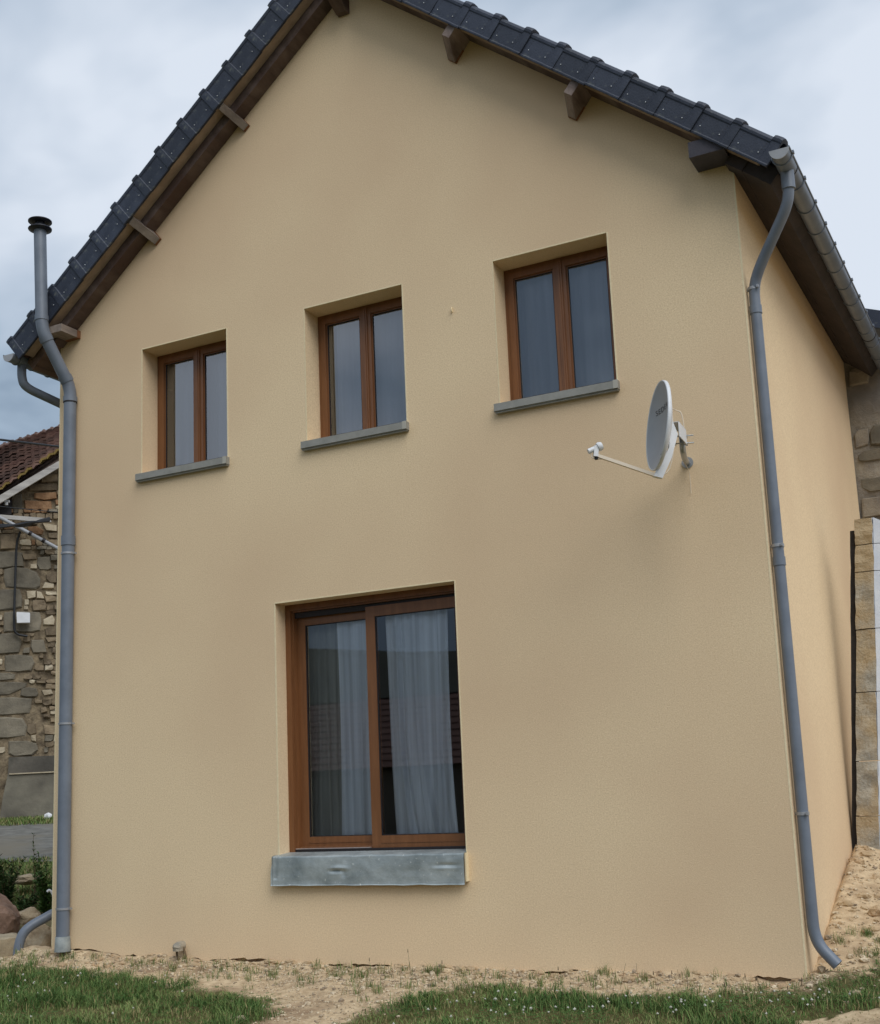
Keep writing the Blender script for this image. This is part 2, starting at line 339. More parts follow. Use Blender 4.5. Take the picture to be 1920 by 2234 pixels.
def dirt_strip(x, y):
    """mortar spilled against the foot of the front wall"""
    if XL-.35 < x < .25 and -.9 < y < .12:
        n = noise.noise(Vector((x*1.3, 3.3, 0)))*.5+.5
        base = .022+.050*n-.07*max(0, noise.noise(Vector((x*2.6, 8.1, 0)))-.12)+.055*smooth(-4.6, -6.2, x)
        return base*exp(-(max(0., -y)/.16)**1.3)
    return 0.
GL = [(-9.5,-.45),(-6.82,-.42),(-6.22,-.38),(-5.42,-.43),(-4.42,-.81),(-3.81,-.95),(-3.34,-1.09),(-3.18,-1.4),(-3.09,-1.74),(-2.96,-2.4),(-3.2,-4.2),(-9.5,-4.2)]
GR = [(-2.75,-4.2),(-2.66,-1.95),(-2.68,-1.62),(-2.55,-1.29),(-2.53,-.83),(-2.41,-.52),(-2.05,-.39),(-1.55,-.61),(-.95,-.52),(-.39,-.37),(-.02,-.25),(.16,.06),(.6,.5),(2.6,.9),(2.6,-4.2)]
SOIL = [(.05,-2.4),(.17,-1.21),(.22,-.95),(.37,-.84),(.56,-.80),(1.3,-.9),(1.5,-1.6)]
def inside(poly, x, y):
    r = False; j = len(poly)-1
    for i in range(len(poly)):
        xi, yi = poly[i]; xj, yj = poly[j]
        if (yi > y) != (yj > y) and x < (xj-xi)*(y-yi)/(yj-yi)+xi: r = not r
        j = i
    return r
def polydist(poly, x, y):
    d = 9
    for i in range(len(poly)):
        ax, ay = poly[i-1]; bx, by = poly[i]; vx, vy = bx-ax, by-ay
        t = max(0, min(1, ((x-ax)*vx+(y-ay)*vy)/(vx*vx+vy*vy))); d = min(d, hypot(x-ax-vx*t, y-ay-vy*t))
    return d
def grass_amount(x, y):
    """1 in the turf, 0 on bare ground; ragged border"""
    jx = x+.14*noise.noise(Vector((x*3, y*3, 1)))+.08*noise.noise(Vector((x*9, y*9, 1))); jy = y-.09+.15*noise.noise(Vector((x*3, y*3, 7)))+.10*noise.noise(Vector((x*9, y*9, 7)))
    s = -1
    for P_ in (GL, GR):
        d = polydist(P_, jx, jy); s = max(s, d if inside(P_, jx, jy) else -d)
    a = smooth(-.05, .16, s)
    if inside(SOIL, jx, jy): a *= .12
    return a
def axis(segs):
    out = []
    for a, b, st in segs:
        k = max(1, int(round((b-a)/st)))
        out += [a+(b-a)*i/k for i in range(k)]
    out.append(segs[-1][1]); return out
def build_ground():
    xs = axis([(-900, -60, 120), (-60, -16, 6), (-16, -9, .35), (-9, -7.2, .09), (-7.2, .9, .03), (.9, 3, .12), (3, 16, 1.6), (16, 60, 9), (60, 900, 120)])
    ys = axis([(-900, -60, 120), (-60, -8, 6.5), (-8, -3, .5), (-3, -1.6, .07), (-1.6, .4, .026), (.4, 3.4, .08), (3.4, 12, .5), (12, 60, 8), (60, 900, 120)])
    nx, ny = len(xs), len(ys); vs = []; soil = []
    for y in ys:
        for x in xs:
            h = height(x, y)
            near = 1 if (-9.5 < x < 2.6 and -4 < y < 4) else 0
            g = 0
            if near:
                h += dirt_strip(x, y)
                p = Vector((x, y, 0))
                h += .022*noise.noise(p*2.2)+.014*noise.noise(p*7)+.009*noise.noise(p*19)+.005*noise.noise(p*45)
                if y < .4: g = grass_amount(x, y) if y > -3.9 else 1
                elif x < XL: g = .8
            elif y < -3.5: g = 1
            elif x < XL: g = .9
            D = hypot(x-CAM.x, y-CAM.y)
            if x < -7 and y > 1 and 14 < D: g = .75
            soil.append(g); vs.append((x, y, h))
    fs = [(j*nx+i, j*nx+i+1, (j+1)*nx+i+1, (j+1)*nx+i) for j in range(ny-1) for i in range(nx-1)]
    me = bpy.data.meshes.new('ground'); me.from_pydata(vs, [], fs); me.materials.append(M['ground'])
    me.polygons.foreach_set('use_smooth', [True]*len(fs))
    a = me.attributes.new('soil', 'FLOAT', 'POINT'); a.data.foreach_set('value', soil)
    o = bpy.data.objects.new('ground', me); COL.objects.link(o); tag(o, kind='structure'); return o
ground = build_ground()

# road crossing behind the house on the left
def polar(px, D):
    d = ray(px, 1750); h = hypot(d.x, d.y); return Vector((CAM.x+d.x/h*D, CAM.y+d.y/h*D))
mb = MB(); rn = []
for k in range(13):
    px = -900+k*110; row = []
    for j in range(6):
        D = lerp(17.1, 21.9, j/5)+(px-50)*-.0004*4; p = polar(px, D)
        row.append((p.x, p.y, interp(D, [11.5, 12.6, 13.5, 14.2, 15, 17, 22, 23.6, 60], [-.10, -.13, -.03, .06, .18, .50, .955, 1.04, 1.5])+.035))
    rn.append(row)
vs = [p for r in rn for p in r]
mb.add(vs, [(i*6+j, (i+1)*6+j, (i+1)*6+j+1, i*6+j+1) for i in range(12) for j in range(5)], 0, True)
tag(mb.build('road', M['asphalt']), kind='structure')

# ------------------------------------------------------------------ THE HOUSE
XA, ZA, SL = XL/2, 8.263, .8102
ANG = math.atan(SL); CA, SA = cos(ANG), sin(ANG)
WIN = [(-5.535, -4.567), (-3.749, -2.781), (-1.958, -.993)]
ZT, ZB = 5.334, 4.150; DEP = .223
DX0, DX1, DZT, DZB, DDEP = -4.099, -2.418, 2.801, .735, .148
def zv(x): return ZA-SL*abs(x-XA)
house = empty('house', (XA, 0, -.1), 'beige rendered two storey gable house with dark verge tiles and brown windows', 'house')
YB = 4.78
def foot(x):     # ragged lower edge of the render coat
    b = interp(x, [-6.6, -6.0, -4.6, -2.5, -.1, 0], [-.035, -.05, -.088, -.098, -.112, -.122])
    return b+.012+.030*noise.noise(Vector((x*1.7, 0, 5)))+.026*noise.noise(Vector((x*9, 0, 2)))+.012*noise.noise(Vector((x*27, 0, 9)))
# front wall with its openings
mb = MB()
br = sorted(set([XL, 0., XA, DX0, DX1]+[q for w in WIN for q in w]))
xs = []
for a, b in zip(br[:-1], br[1:]):
    k = max(1, int((b-a)/.035)); xs += [a+(b-a)*i/k for i in range(k)]
xs.append(0.)
for x0, x1 in zip(xs[:-1], xs[1:]):
    xm = (x0+x1)/2; holes = []
    if DX0 < xm < DX1: holes.append((DZB, DZT))
    for a, b in WIN:
        if a < xm < b: holes.append((ZB, ZT))
    z = None; segs = []; lo = (foot(x0), foot(x1))
    cur = lo
    for h0, h1 in holes:
        segs.append((cur, (h0, h0))); cur = (h1, h1)
    segs.append((cur, (zv(x0)+.03, zv(x1)+.03)))
    for (a0, a1), (b0, b1) in segs:
        mb.add([(x0, 0, a0), (x1, 0, a1), (x1, 0, b1), (x0, 0, b0)], [(0, 1, 2, 3)])
    mb.add([(x0, 0, lo[0]), (x1, 0, lo[1]), (x1, .035, lo[1]+.01), (x0, .035, lo[0]+.01)], [(0, 3, 2, 1)])
def reveal(mb, a, b, z0, z1, d):
    mb.add([(a, 0, z0), (a, d, z0), (a, d, z1), (a, 0, z1)], [(0, 1, 2, 3)])
    mb.add([(b, 0, z0), (b, d, z0), (b, d, z1), (b, 0, z1)], [(0, 3, 2, 1)])
    mb.add([(a, 0, z1), (a, d, z1), (b, d, z1), (b, 0, z1)], [(0, 1, 2, 3)])
    mb.add([(a, 0, z0), (a, d, z0), (b, d, z0), (b, 0, z0)], [(0, 3, 2, 1)])
for a, b in WIN: reveal(mb, a, b, ZB, ZT, DEP+.10)
reveal(mb, DX0, DX1, DZB, DZT, DDEP+.14)
wf = mb.build('wall', M['render'], house); tag(wf, 'front gable wall with three upper windows and one tall window')
# side walls and back wall
mb = MB()
ys = [i*.06 for i in range(int(YB/.06)+1)]+[YB]
for y0, y1 in zip(ys[:-1], ys[1:]):
    f0, f1 = -.14, -.14
    if y0 == 0: f0 = foot(0)
    mb.add([(0, y0, f0), (0, y1, f1), (0, y1, 5.66), (0, y0, 5.66)], [(0, 1, 2, 3)])
ws = mb.build('wall', M['render'], house); tag(ws, 'right side wall under the deep eave')
mb = MB(); mb.add([(XL, 0, -.3), (XL, YB, -.3), (XL, YB, 5.64), (XL, 0, 5.64)], [(0, 3, 2, 1)])
mb.build('wall', M['render'], house)
mb = MB(); mb.add([(XL, YB, -.3), (0, YB, -.3), (0, YB, 5.64), (XA, YB, ZA), (XL, YB, 5.64)], [(0, 4, 3, 2, 1)])
mb.build('wall', M['render'], house)
# rough footing behind the ragged edge
mb = MB(); st = 120
for i in range(st):
    xa_, xb_ = XL+.01+(-XL-.02)*i/st, XL+.01+(-XL-.02)*(i+1)/st
    q = lambda x, z: .045+.02*noise.noise(Vector((x*8, z*8, 0)))
    for z0, z1 in ((-.40, -.20), (-.20, -.05), (-.05, .06)):
        mb.add([(xa_, q(xa_, z0), z0), (xb_, q(xb_, z0), z0), (xb_, q(xb_, z1), z1), (xa_, q(xa_, z1), z1)], [(0, 1, 2, 3)], 0, True)
mb.build('footing', M['rubble'], house)
# corner beads
mb = MB(); bw = .009
mb.box((-bw, -.0015, foot(0)), (.0015, bw, 5.58)); mb.box((XL-.0015, -.0015, .0), (XL+bw, bw, 5.58))
for a, b in WIN:
    mb.box((a-.0015, -.0015, ZB), (a+bw*.6, bw, ZT+.0015)); mb.box((a+bw*.6, -.0015, ZT-.001), (b-bw*.6, bw, ZT+bw)); mb.box((b-bw*.4, -.0015, ZB), (b+bw, bw*.9, ZT+.0015))
mb.box((DX0-bw, -.0015, DZB), (DX0+.001, bw, DZT+.0015)); mb.box((DX0+.0012, -.0015, DZT-.0015), (DX1-.001, bw, DZT+bw)); mb.box((DX1-.0008, -.0015, DZB), (DX1+bw, bw, DZT+.0015))
mb.build('corner_bead', M['bead'], house)
# dim rooms behind the windows
mb = MB()
for (z0, z1) in ((.2, 2.95), (3.2, 5.45)):
    x0, x1, y0, y1 = XL+.25, -.25, .42, 4.4
    mb.add([(x0,y0,z0),(x1,y0,z0),(x1,y1,z0),(x0,y1,z0),(x0,y0,z1),(x1,y0,z1),(x1,y1,z1),(x0,y1,z1)], [(0,1,2,3),(7,6,5,4),(1,5,6,2),(2,6,7,3),(3,7,4,0)])
mb.build('room', M['roomdark'], house)

def frame_bars(mb, x0, x1, z0, z1, y0, y1, w, wb=None, mi=0):
    wb = wb or w
    mb.box((x0, y0, z0), (x0+w, y1, z1), mi); mb.box((x1-w, y0, z0), (x1, y1, z1), mi)
    mb.box((x0+w, y0+.001, z1-w), (x1-w, y1, z1), mi); mb.box((x0+w, y0+.001, z0), (x1-w, y1, z0+wb), mi)
# ---- upper windows
WLAB = ['left upper window, nearest the grey flue pipe', 'middle upper window above the tall window', 'right upper window, above the satellite dish']
for wi, (a, b) in enumerate(WIN):
    y = DEP
    mb = MB(); frame_bars(mb, a, b, ZB, ZT, y, y+.06, .032)
    frame_bars(mb, a+.036, b-.036, ZB+.036, ZT-.036, y+.012, y+.06, .010)
    w = mb.build('window', M['frame'], house); tag(w, WLAB[wi])
    xm = (a+b)/2; s0, s1 = a+.032, b-.032; zl, zh = ZB+.03, ZT-.034
    for side in (0, 1):
        p0, p1 = (s0, xm-.003) if side == 0 else (xm+.003, s1)
        mb = MB(); frame_bars(mb, p0, p1, zl, zh, y-.012, y+.05, .051, .05)
        frame_bars(mb, p0+.05, p1-.05, zl+.045, zh-.05, y+.004, y+.03, .012)
        mb.build('sash', M['frame'], w)
        mb = MB(); frame_bars(mb, p0+.062, p1-.062, zl+.056, zh-.062, y+.006, y+.02, .004)
        mb.build('gasket', M['rubber'], w)
        mb = MB(); mb.add([(p0+.05, y+.014, zl+.045), (p1-.05, y+.014, zl+.045), (p1-.05, y+.014, zh-.05), (p0+.05, y+.014, zh-.05)], [(0, 1, 2, 3)])
        mb.build('pane', M['glass'], w)
    mb = MB(); mb.box((xm-.022, y-.024, zl), (xm+.022, y-.0121, zh)); mb.box((xm-.007, y-.030, zl+.002), (xm+.007, y-.0241, zh-.002)); mb.build('meeting_strip', M['frame'], w)
    mb = MB(); mb.tube([(xm, y-.033, ZB+.055), (xm, y-.015, ZB+.055)], .011, 10); mb.build('drain_cap', M['rubber'], w)
    # voile
    mb = MB(); rng = random.Random(wi+3); n = 60; off = (.09, .075, .0)[wi]
    xs_ = [a+.05+off+(b-a-.1-off)*i/n for i in range(n+1)]
    ph = rng.uniform(0, 6)
    yy = [y+.10+.012*sin(x*38+ph)+.010*sin(x*17+ph*2)+.004*sin(x*90) for x in xs_]
    vs = [(x, q, ZB+.03) for x, q in zip(xs_, yy)]+[(x, q*1.0, ZT-.05) for x, q in zip(xs_, yy)]
    mb.add(vs, [(i, i+1, n+2+i, n+1+i) for i in range(n)], 0, True)
    mb.build('voile', M['voile'], w)
    if off:
        mb = MB(); mb.box((a+.03, y+.2, ZB-.02), (a+.075+off*.3, y+.205, ZT)); mb.build('blind_edge', M['curtain_shaded'], w)
    mb = MB(); e0, e1 = a-.030, b+.018
    mb.box((e0, -.045, ZB-.075), (e1, .0-.0006, ZB-.010)); 
    mb.add([(a+.0005, -.001, ZB-.0095), (b-.0005, -.001, ZB-.0095), (b-.0005, y+.02, ZB+.012), (a+.0005, y+.02, ZB+.012)], [(0, 1, 2, 3)])
    mb.box((e0+.004, -.052, ZB-.070), (e1-.004, -.0452, ZB-.012))
    mb.box((e0+.008, -.038, ZB-.086), (e1-.008, -.001, ZB-.0752))
    sl_ = mb.build('sill', M['sill'], w)
    mb = MB(); mb.box((e1-.036, -.055, ZB-.072), (e1+.002, -.0525, ZB-.010)); mb.box((e1-.034, -.054, ZB-.0098), (e1, -.002, ZB-.007)); mb.build('sill_cap', M['sillcap'], w)

# ---- tall sliding window
y = DDEP
mb = MB()
FR = .050
mb.box((DX0, y, DZB), (DX0+FR, y+.13, DZT)); mb.box((DX1-.020, y, DZB), (DX1, y+.13, DZT)); mb.box((DX0+FR, y+.001, DZT-.050), (DX1-.02, y+.13, DZT)); mb.box((DX0+FR, y+.04, DZB), (DX1-.02, y+.13, .80))
mb.box((DX0+FR, y+.02, DZT-.064), (DX1-.02, y+.045, DZT-.0502)); mb.box((DX0+FR, y+.03, DZB), (DX0+FR+.016, y+.13, DZT-.05))
door = mb.build('window', M['frame'], house); tag(door, 'tall sliding window with white curtains behind the glass')
mb = MB(); mb.box((DX0+FR+.016, y+.046, DZT-.112), (DX1-.02, y+.07, DZT-.0502)); mb.build('track_recess', M['rubber'], door)
mb = MB(); mb.box((DX0+FR, y+.012, DZB+.02), (DX1-.02, y+.0395, .782)); mb.build('threshold', M['rubber'], door)
mb = MB(); mb.box((DX0+FR+.004, y+.010, .783), (-3.34, y+.034, .790)); mb.build('rail', M['track'], door)
def sash(x0, x1, z0, z1, yy, wl, wr, wt, wb):
    mb = MB(); d = .036
    mb.box((x0, yy, z0), (x0+wl, yy+d, z1)); mb.box((x1-wr, yy, z0), (x1, yy+d, z1)); mb.box((x0+wl, yy+.001, z1-wt), (x1-wr, yy+d, z1)); mb.box((x0+wl, yy+.001, z0), (x1-wr, yy+d, z0+wb))
    mb.box((x0+wl, yy-.003, z0+wb*.42), (x1-wr, yy+.0008, z0+wb*.47))
    s_ = mb.build('sash', M['frame'], door)
    g0, g1, h0, h1 = x0+wl, x1-wr, z0+wb, z1-wt
    mb = MB(); frame_bars(mb, g0, g1, h0, h1, yy+.006, yy+.02, .007); mb.build('gasket', M['rubber'], door)
    mb = MB(); mb.add([(g0, yy+.016, h0), (g1, yy+.016, h0), (g1, yy+.016, h1), (g0, yy+.016, h1)], [(0, 1, 2, 3)]); mb.build('pane', M['glass_door'], door)
sash(DX0+FR+.016, -3.265, .792, 2.700, y+.085, .075, .07, .075, .085)
sash(-3.335, DX1-.022, .775, 2.712, y+.036, .085, .075, .085, .10)
def drape(name, x0, x1, z0, z1, yc, folds, amp, seed, mat_, sweep=0):
    rng = random.Random(seed); n = 170; m_ = 30
    # irregular pleats: each has its own place, width and depth
    P_ = [(rng.uniform(0, 1), rng.uniform(.35, 1.1)/folds*.5, rng.uniform(-1, 1)*amp*1.5, rng.uniform(-.05, .05)) for _ in range(folds*3)]
    ph = [rng.uniform(0, 6.28) for _ in range(4)]; vs = []
    for j in range(m_+1):
        t = j/m_; z = lerp(z1, z0, t)
        for i in range(n+1):
            s = i/n
            xx = lerp(x0, x1, s)
            if sweep: xx += sweep*(max(0, t-.55)**2)*(.3+sin(pi*s))*.45
            yy = yc+amp*.5*sin(folds*2*pi*s+ph[0]+.6*sin(5*s+ph[1]))
            for c_, w_, d_, dr in P_:
                q = (s-c_-dr*t)/w_
                if abs(q) < 3: yy += d_*exp(-q*q)*(.6+.6*t)
            yy = yc-.035+max(0, yy+.012*sin(t*3+s*5+ph[3])-yc+.035)
            vs.append((xx+.006*sin(t*4+s*9), yy, z))
    mb = MB(); mb.add(vs, [(j*(n+1)+i, j*(n+1)+i+1, (j+1)*(n+1)+i+1, (j+1)*(n+1)+i) for j in range(m_) for i in range(n)], 0, True)
    return mb.build(name, mat_, door)
drape('curtain', -4.05, -3.62, .84, 2.72, .35, 4, .026, 2, M['curtain_shaded'])
drape('curtain', -3.68, -3.33, .84, 2.72, .295, 3, .018, 5, M['curtain'])
drape('curtain', -3.205, -2.625, .84, 2.72, .270, 6, .022, 9, M['curtain'], .8)
drape('curtain', -2.60, -2.42, .84, 2.72, .39, 2, .02, 12, M['curtain_shaded'])
# dented zinc apron
def zinc():
    x0, x1 = -4.142, -2.412; n, k = 220, 48; vs = []
    prof = [(.0+DDEP-.005, .762), (.02, .752), (-.040, .743), (-.050, .741), (-.056, .735), (-.058, .70), (-.060, .66), (-.060, .62), (-.061, .58), (-.061, .54), (-.062, .518), (-.068, .514), (-.060, .510)]
    P = []
    for i in range(k+1):
        t = i/k*(len(prof)-1); j = min(int(t), len(prof)-2); P.append((lerp(prof[j][0], prof[j+1][0], t-j), lerp(prof[j][1], prof[j+1][1], t-j)))
    for j, (yy, zz) in enumerate(P):
        for i in range(n+1):
            s = i/n; x = lerp(x0 if yy < .0 else DX0+.001, x1 if yy < .0 else DX1-.001, s)
            d = 0
            if yy < -.02:
                d = .005*noise.noise(Vector((x*3, zz*5, 1)))+.0015*noise.noise(Vector((x*13, zz*17, 3)))
                d += .022*exp(-((x+3.53)/.05)**2-((zz-.622)/.010)**2)-.010*exp(-((x+3.49)/.07)**2-((zz-.642)/.012)**2)+.006*exp(-((x+3.46)/.02)**2-((zz-.60)/.03)**2)
                d += .012*exp(-((x+2.56)/.08)**2-((zz-.655)/.012)**2)-.006*exp(-((x+2.58)/.08)**2-((zz-.635)/.010)**2)
                d += .010*smooth(.045, .0, abs(x-(-4.105)))*(1 if zz > .56 else .4)
            zz2 = zz+(.004*noise.noise(Vector((x*7, 0, 8))) if yy < 0 else 0)
            xo = x-(.018*smooth(.60, .735, zz)*-1 if i == 0 and yy < 0 else 0)
            vs.append((xo, yy+d, zz2))
    mb = MB(); mb.add(vs, [(j*(n+1)+i, j*(n+1)+i+1, (j+1)*(n+1)+i+1, (j+1)*(n+1)+i) for j in range(k) for i in range(n)], 0, True)
    # folded ends
    mb.add([(x0, -.06, .515), (x0, -.001, .535), (x0+.014, -.001, .748), (x0+.016, -.055, .735)], [(0, 1, 2, 3)])
    mb.add([(x0-.012, -.045, .54), (x0+.02, -.065, .515), (x0+.026, -.063, .745), (x0+.004, -.02, .752)], [(0, 1, 2, 3)])
    o = mb.build('flashing', M['zinc'], house); tag(o, 'dented zinc sheet apron under the tall window')
    mb = MB(); mb.box((x1+.0008, -.048, .535), (x1+.011, -.001, .742)); mb.build('filler', M['bead'], o)
zinc()

# ---- verge tiles
def tile_mesh(side, H, name='verge_tile'):
    """local axes: S downslope, Nn perpendicular to the slope, y. Origin at lower edge, upslope end."""
    S = Vector((side*CA, 0, -SA)); Nn = Vector((side*SA, 0, CA)); Lt = .328
    prof = [(-.250, .004), (-.276, .000), (-.278, .012), (-.270, .022), (-.270, H-.050), (-.276, H-.040), (-.278, H-.022), (-.268, H-.004), (-.240, H+.010), (-.20, H+.014), (-.155, H+.004), (-.12, H-.016), (-.10, H-.03)]
    stn = [(0, 0), (.02, 0), (Lt-.068, 0), (Lt-.060, 1), (Lt-.012, 1.15), (Lt+.012, 1.0), (Lt+.014, .6)]
    vs = []
    for s, k in stn:
        for yy, nn in prof:
            gy = yy-.009*k if yy < -.2 else yy; gn = nn+(.018*k if nn > H*.6 else -.004*k)
            p = S*s+Nn*gn; vs.append((p.x, gy, p.z))
    n = len(prof); fs = [(i*n+j, i*n+j+1, (i+1)*n+j+1, (i+1)*n+j) for i in range(len(stn)-1) for j in range(n-1)]
    k0 = len(vs)
    for q in (stn[0], stn[-1]):    # closing thickness at both ends
        for yy, nn in prof: p = S*q[0]+Nn*(nn*.96+.002); vs.append((p.x, yy+.014, p.z))
    a = (len(stn)-1)*n
    fs += [(j, j+1, k0+j+1, k0+j) for j in range(n-1)]+[(a+j, a+j+1, k0+n+j+1, k0+n+j) for j in range(n-1)]
    me = bpy.data.meshes.new(name); me.from_pydata(vs, [], fs); me.materials.append(M['tile'])
    me.polygons.foreach_set('use_smooth', [False]*len(fs)); me.update()
    sm = bpy.data.meshes.new('screw'); mb = MB()
    c = Nn*(H*.33); mb.tube([(c.x, -.2705, c.z), (c.x, -.275, c.z)], .0040, 6)
    sm.from_pydata(mb.v, [], mb.f); sm.materials.append(M['screwhead'])
    # small row of holes
    dm = bpy.data.meshes.new('nail_holes'); mb = MB()
    for s0 in (.045, .235):
        for q in range(4):
            c = S*(s0+.004*q)+Nn*(H*.46+.024*q); mb.tube([(c.x, -.2702, c.z), (c.x, -.2712, c.z)], .0034, 5)
    dm.from_pydata(mb.v, [], mb.f); dm.materials.append(M['rubber'])
    return me, sm, dm, S
STEP = .3305
hp = Vector(house.location)
for side, H, xs0, cnt in ((-1, .262, -6.780, 15), (1, .205, .275, 15)):
    me, sm, dm, S = tile_mesh(side, H)
    for i in range(cnt):
        # downslope end of tile i sits at xs0 - side*i*STEP*CA
        x = xs0-side*(i+1)*STEP*CA
        if side*(x-XA) < -.03: continue
        o = bpy.data.objects.new('verge_tile', me); COL.objects.link(o); o.parent = house; o.location = Vector((x, 0, zv(x)))-hp
        o.rotation_euler = (random.uniform(-.012, .012), random.uniform(-.009, .009), random.uniform(-.01, .01)); o.location += Vector((0, random.uniform(-.003, .003), random.uniform(-.003, .003)))
        for q in (.055, .225):
            s_ = bpy.data.objects.new('screw', sm); COL.objects.link(s_); s_.parent = o; s_.location = S*q
        s_ = bpy.data.objects.new('nail_holes', dm); COL.objects.link(s_); s_.parent = o; s_['kind'] = 'stuff'
# ridge cap end (just above the frame)
mb = MB(); mb.tube([(XA, -.30, ZA+.17), (XA, .2, ZA+.17)], .13, 16); mb.tube([(XA, .2, ZA+.17), (XA, YB, ZA+.17)], .12, 16); mb.build('ridge_tile', M['tiletop'], house)
# ---- roof surface (courses and rolls)
for side, H in ((-1, .215), (1, .165)):
    S = Vector((side*CA, 0, -SA)); Nn = Vector((side*SA, 0, CA)); Lr = (XA-(-6.83) if side < 0 else .355-XA)/CA
    ny = int((YB+.12)/.05); cs = int(Lr/STEP)+1; vs = []; nr = 0
    base = Vector((XA, 0, ZA))
    for c in range(cs):
        for e_ in (0, 1):
            s = min(Lr, c*STEP+e_*STEP)
            for j in range(ny+1):
                yy = -.13+j*.05; w_ = .007*max(0, sin(yy*2*pi/.30))
                p = base+S*s+Nn*(H+w_-.028*(1-e_)); vs.append((p.x, yy, p.z))
            nr += 1
    fs = [(i*(ny+1)+j, (i+1)*(ny+1)+j, (i+1)*(ny+1)+j+1, i*(ny+1)+j+1) for i in range(nr-1) for j in range(ny)]
    # eave thickness
    k0 = len(vs); a = (nr-1)*(ny+1)
    for j in range(ny+1): p = Vector(vs[a+j])-Nn*.022; vs.append(tuple(p))
    fs += [(a+j, a+j+1, k0+j+1, k0+j) for j in range(ny)]
    mb = MB(); mb.add(vs, fs, 0, False); o = mb.build('roof', M['tiletop'], house); tag(o, kind='stuff')
    # boards under the tiles
    mb = MB(); p0 = base+Nn*.10; q0 = base+S*(Lr-.05)+Nn*.10
    mb.add([(p0.x, -.235, p0.z), (q0.x, -.235, q0.z), (q0.x, YB, q0.z), (p0.x, YB, p0.z)], [(0, 1, 2, 3)])
    mb.build('roof_lining', M['soffit'], house)
    # pale board under the verge, then the dark rafter against the wall
    ext = (Lr-.12) if side < 0 else (Lr-.20)
    mb = MB(); o3 = base+Nn*(.012 if side < 0 else .022); mb.obox((o3.x, -.249, o3.z), S*ext, (0, .105, 0), Nn*.10); mb.build('verge_board', M['soffit_l'], house)
    mb = MB(); o3 = base-Nn*(.072 if side < 0 else -.022); wl = (XA-XL)/CA if side < 0 else -XA/CA
    mb.obox((o3.x, -.140, o3.z), S*(wl+.02), (0, .137, 0), Nn*(.165 if side < 0 else .07)); mb.build('rafter', M['oldwood2'], house)
    # soffit boards under the eave
    xe = (XL if side < 0 else 0)
    for k in range(3):
        s0 = wl+.003+k*.150; o3 = base+S*s0-Nn*(.055-.003*(k % 2)); w_ = .148 if k < 2 else max(.05, Lr-.06-s0)
        mb = MB(); mb.obox((o3.x, -.12 if k else -.13, o3.z), S*w_, (0, YB+.1, 0), Nn*.12); mb.build('soffit_board', M['soffit' if side < 0 else 'soffit_shaded'], house)
# eave end trim on the left and right: dark bracket shape under the last tile
# ---- purlin ends
def purlin(x, side, n_end, n_root, w, mat_, c=.03):
    S = Vector((side*CA, 0, -SA)); Nn = Vector((side*SA, 0, CA)); b = Vector((x, 0, zv(x)))
    prof = [(.05, .07), (-.247, .07), (-.250, -n_end), (-.030, -n_root), (.05, -n_root)]
    poly = [b+S*(-w/2)+Nn*nn+Vector((0, yy, 0)) for yy, nn in prof]
    mb = MB(); mb.prism(poly, S*w)
    o = mb.build('purlin', mat_, house)
    mb = MB(); c0 = b+S*(-w/2-.004)-Nn*(n_root+.002); mb.obox((c0.x, -.022, c0.z), S*(w+.008), (0, .02, 0), Nn*.12); mb.build('stained_root', M['stain'], o)
purlin(-4.42, -1, .012, .176, .068, M['oldwood'])
purlin(-5.45, -1, .012, .190, .072, M['oldwood'])
purlin(-2.10, 1, .095, .19, .079, M['oldwood_shaded'])
purlin(-1.08, 1, .105, .195, .077, M['oldwood_shaded'])
mb = MB(); mb.prism([(-3.31, .05, 8.10), (-3.31, -.25, 8.10), (-3.31, -.25, 8.06), (-3.31, -.05, 7.965), (-3.31, .05, 7.965)], (.11, 0, 0)); mb.build('purlin', M['oldwood2'], house)
mb = MB(); mb.box((-6.52, -.250, 5.600), (-6.285, -.001, 5.672)); o = mb.build('purlin', M['oldwood'], house)
mb = MB(); mb.box((-6.52, -.045, 5.598), (-6.282, -.0005, 5.674)); mb.build('stained_root', M['stain'], o)
mb = MB(); mb.box((-.257, -.250, 5.620), (-.004, -.001, 5.74)); mb.build('purlin', M['darkwood'], house)

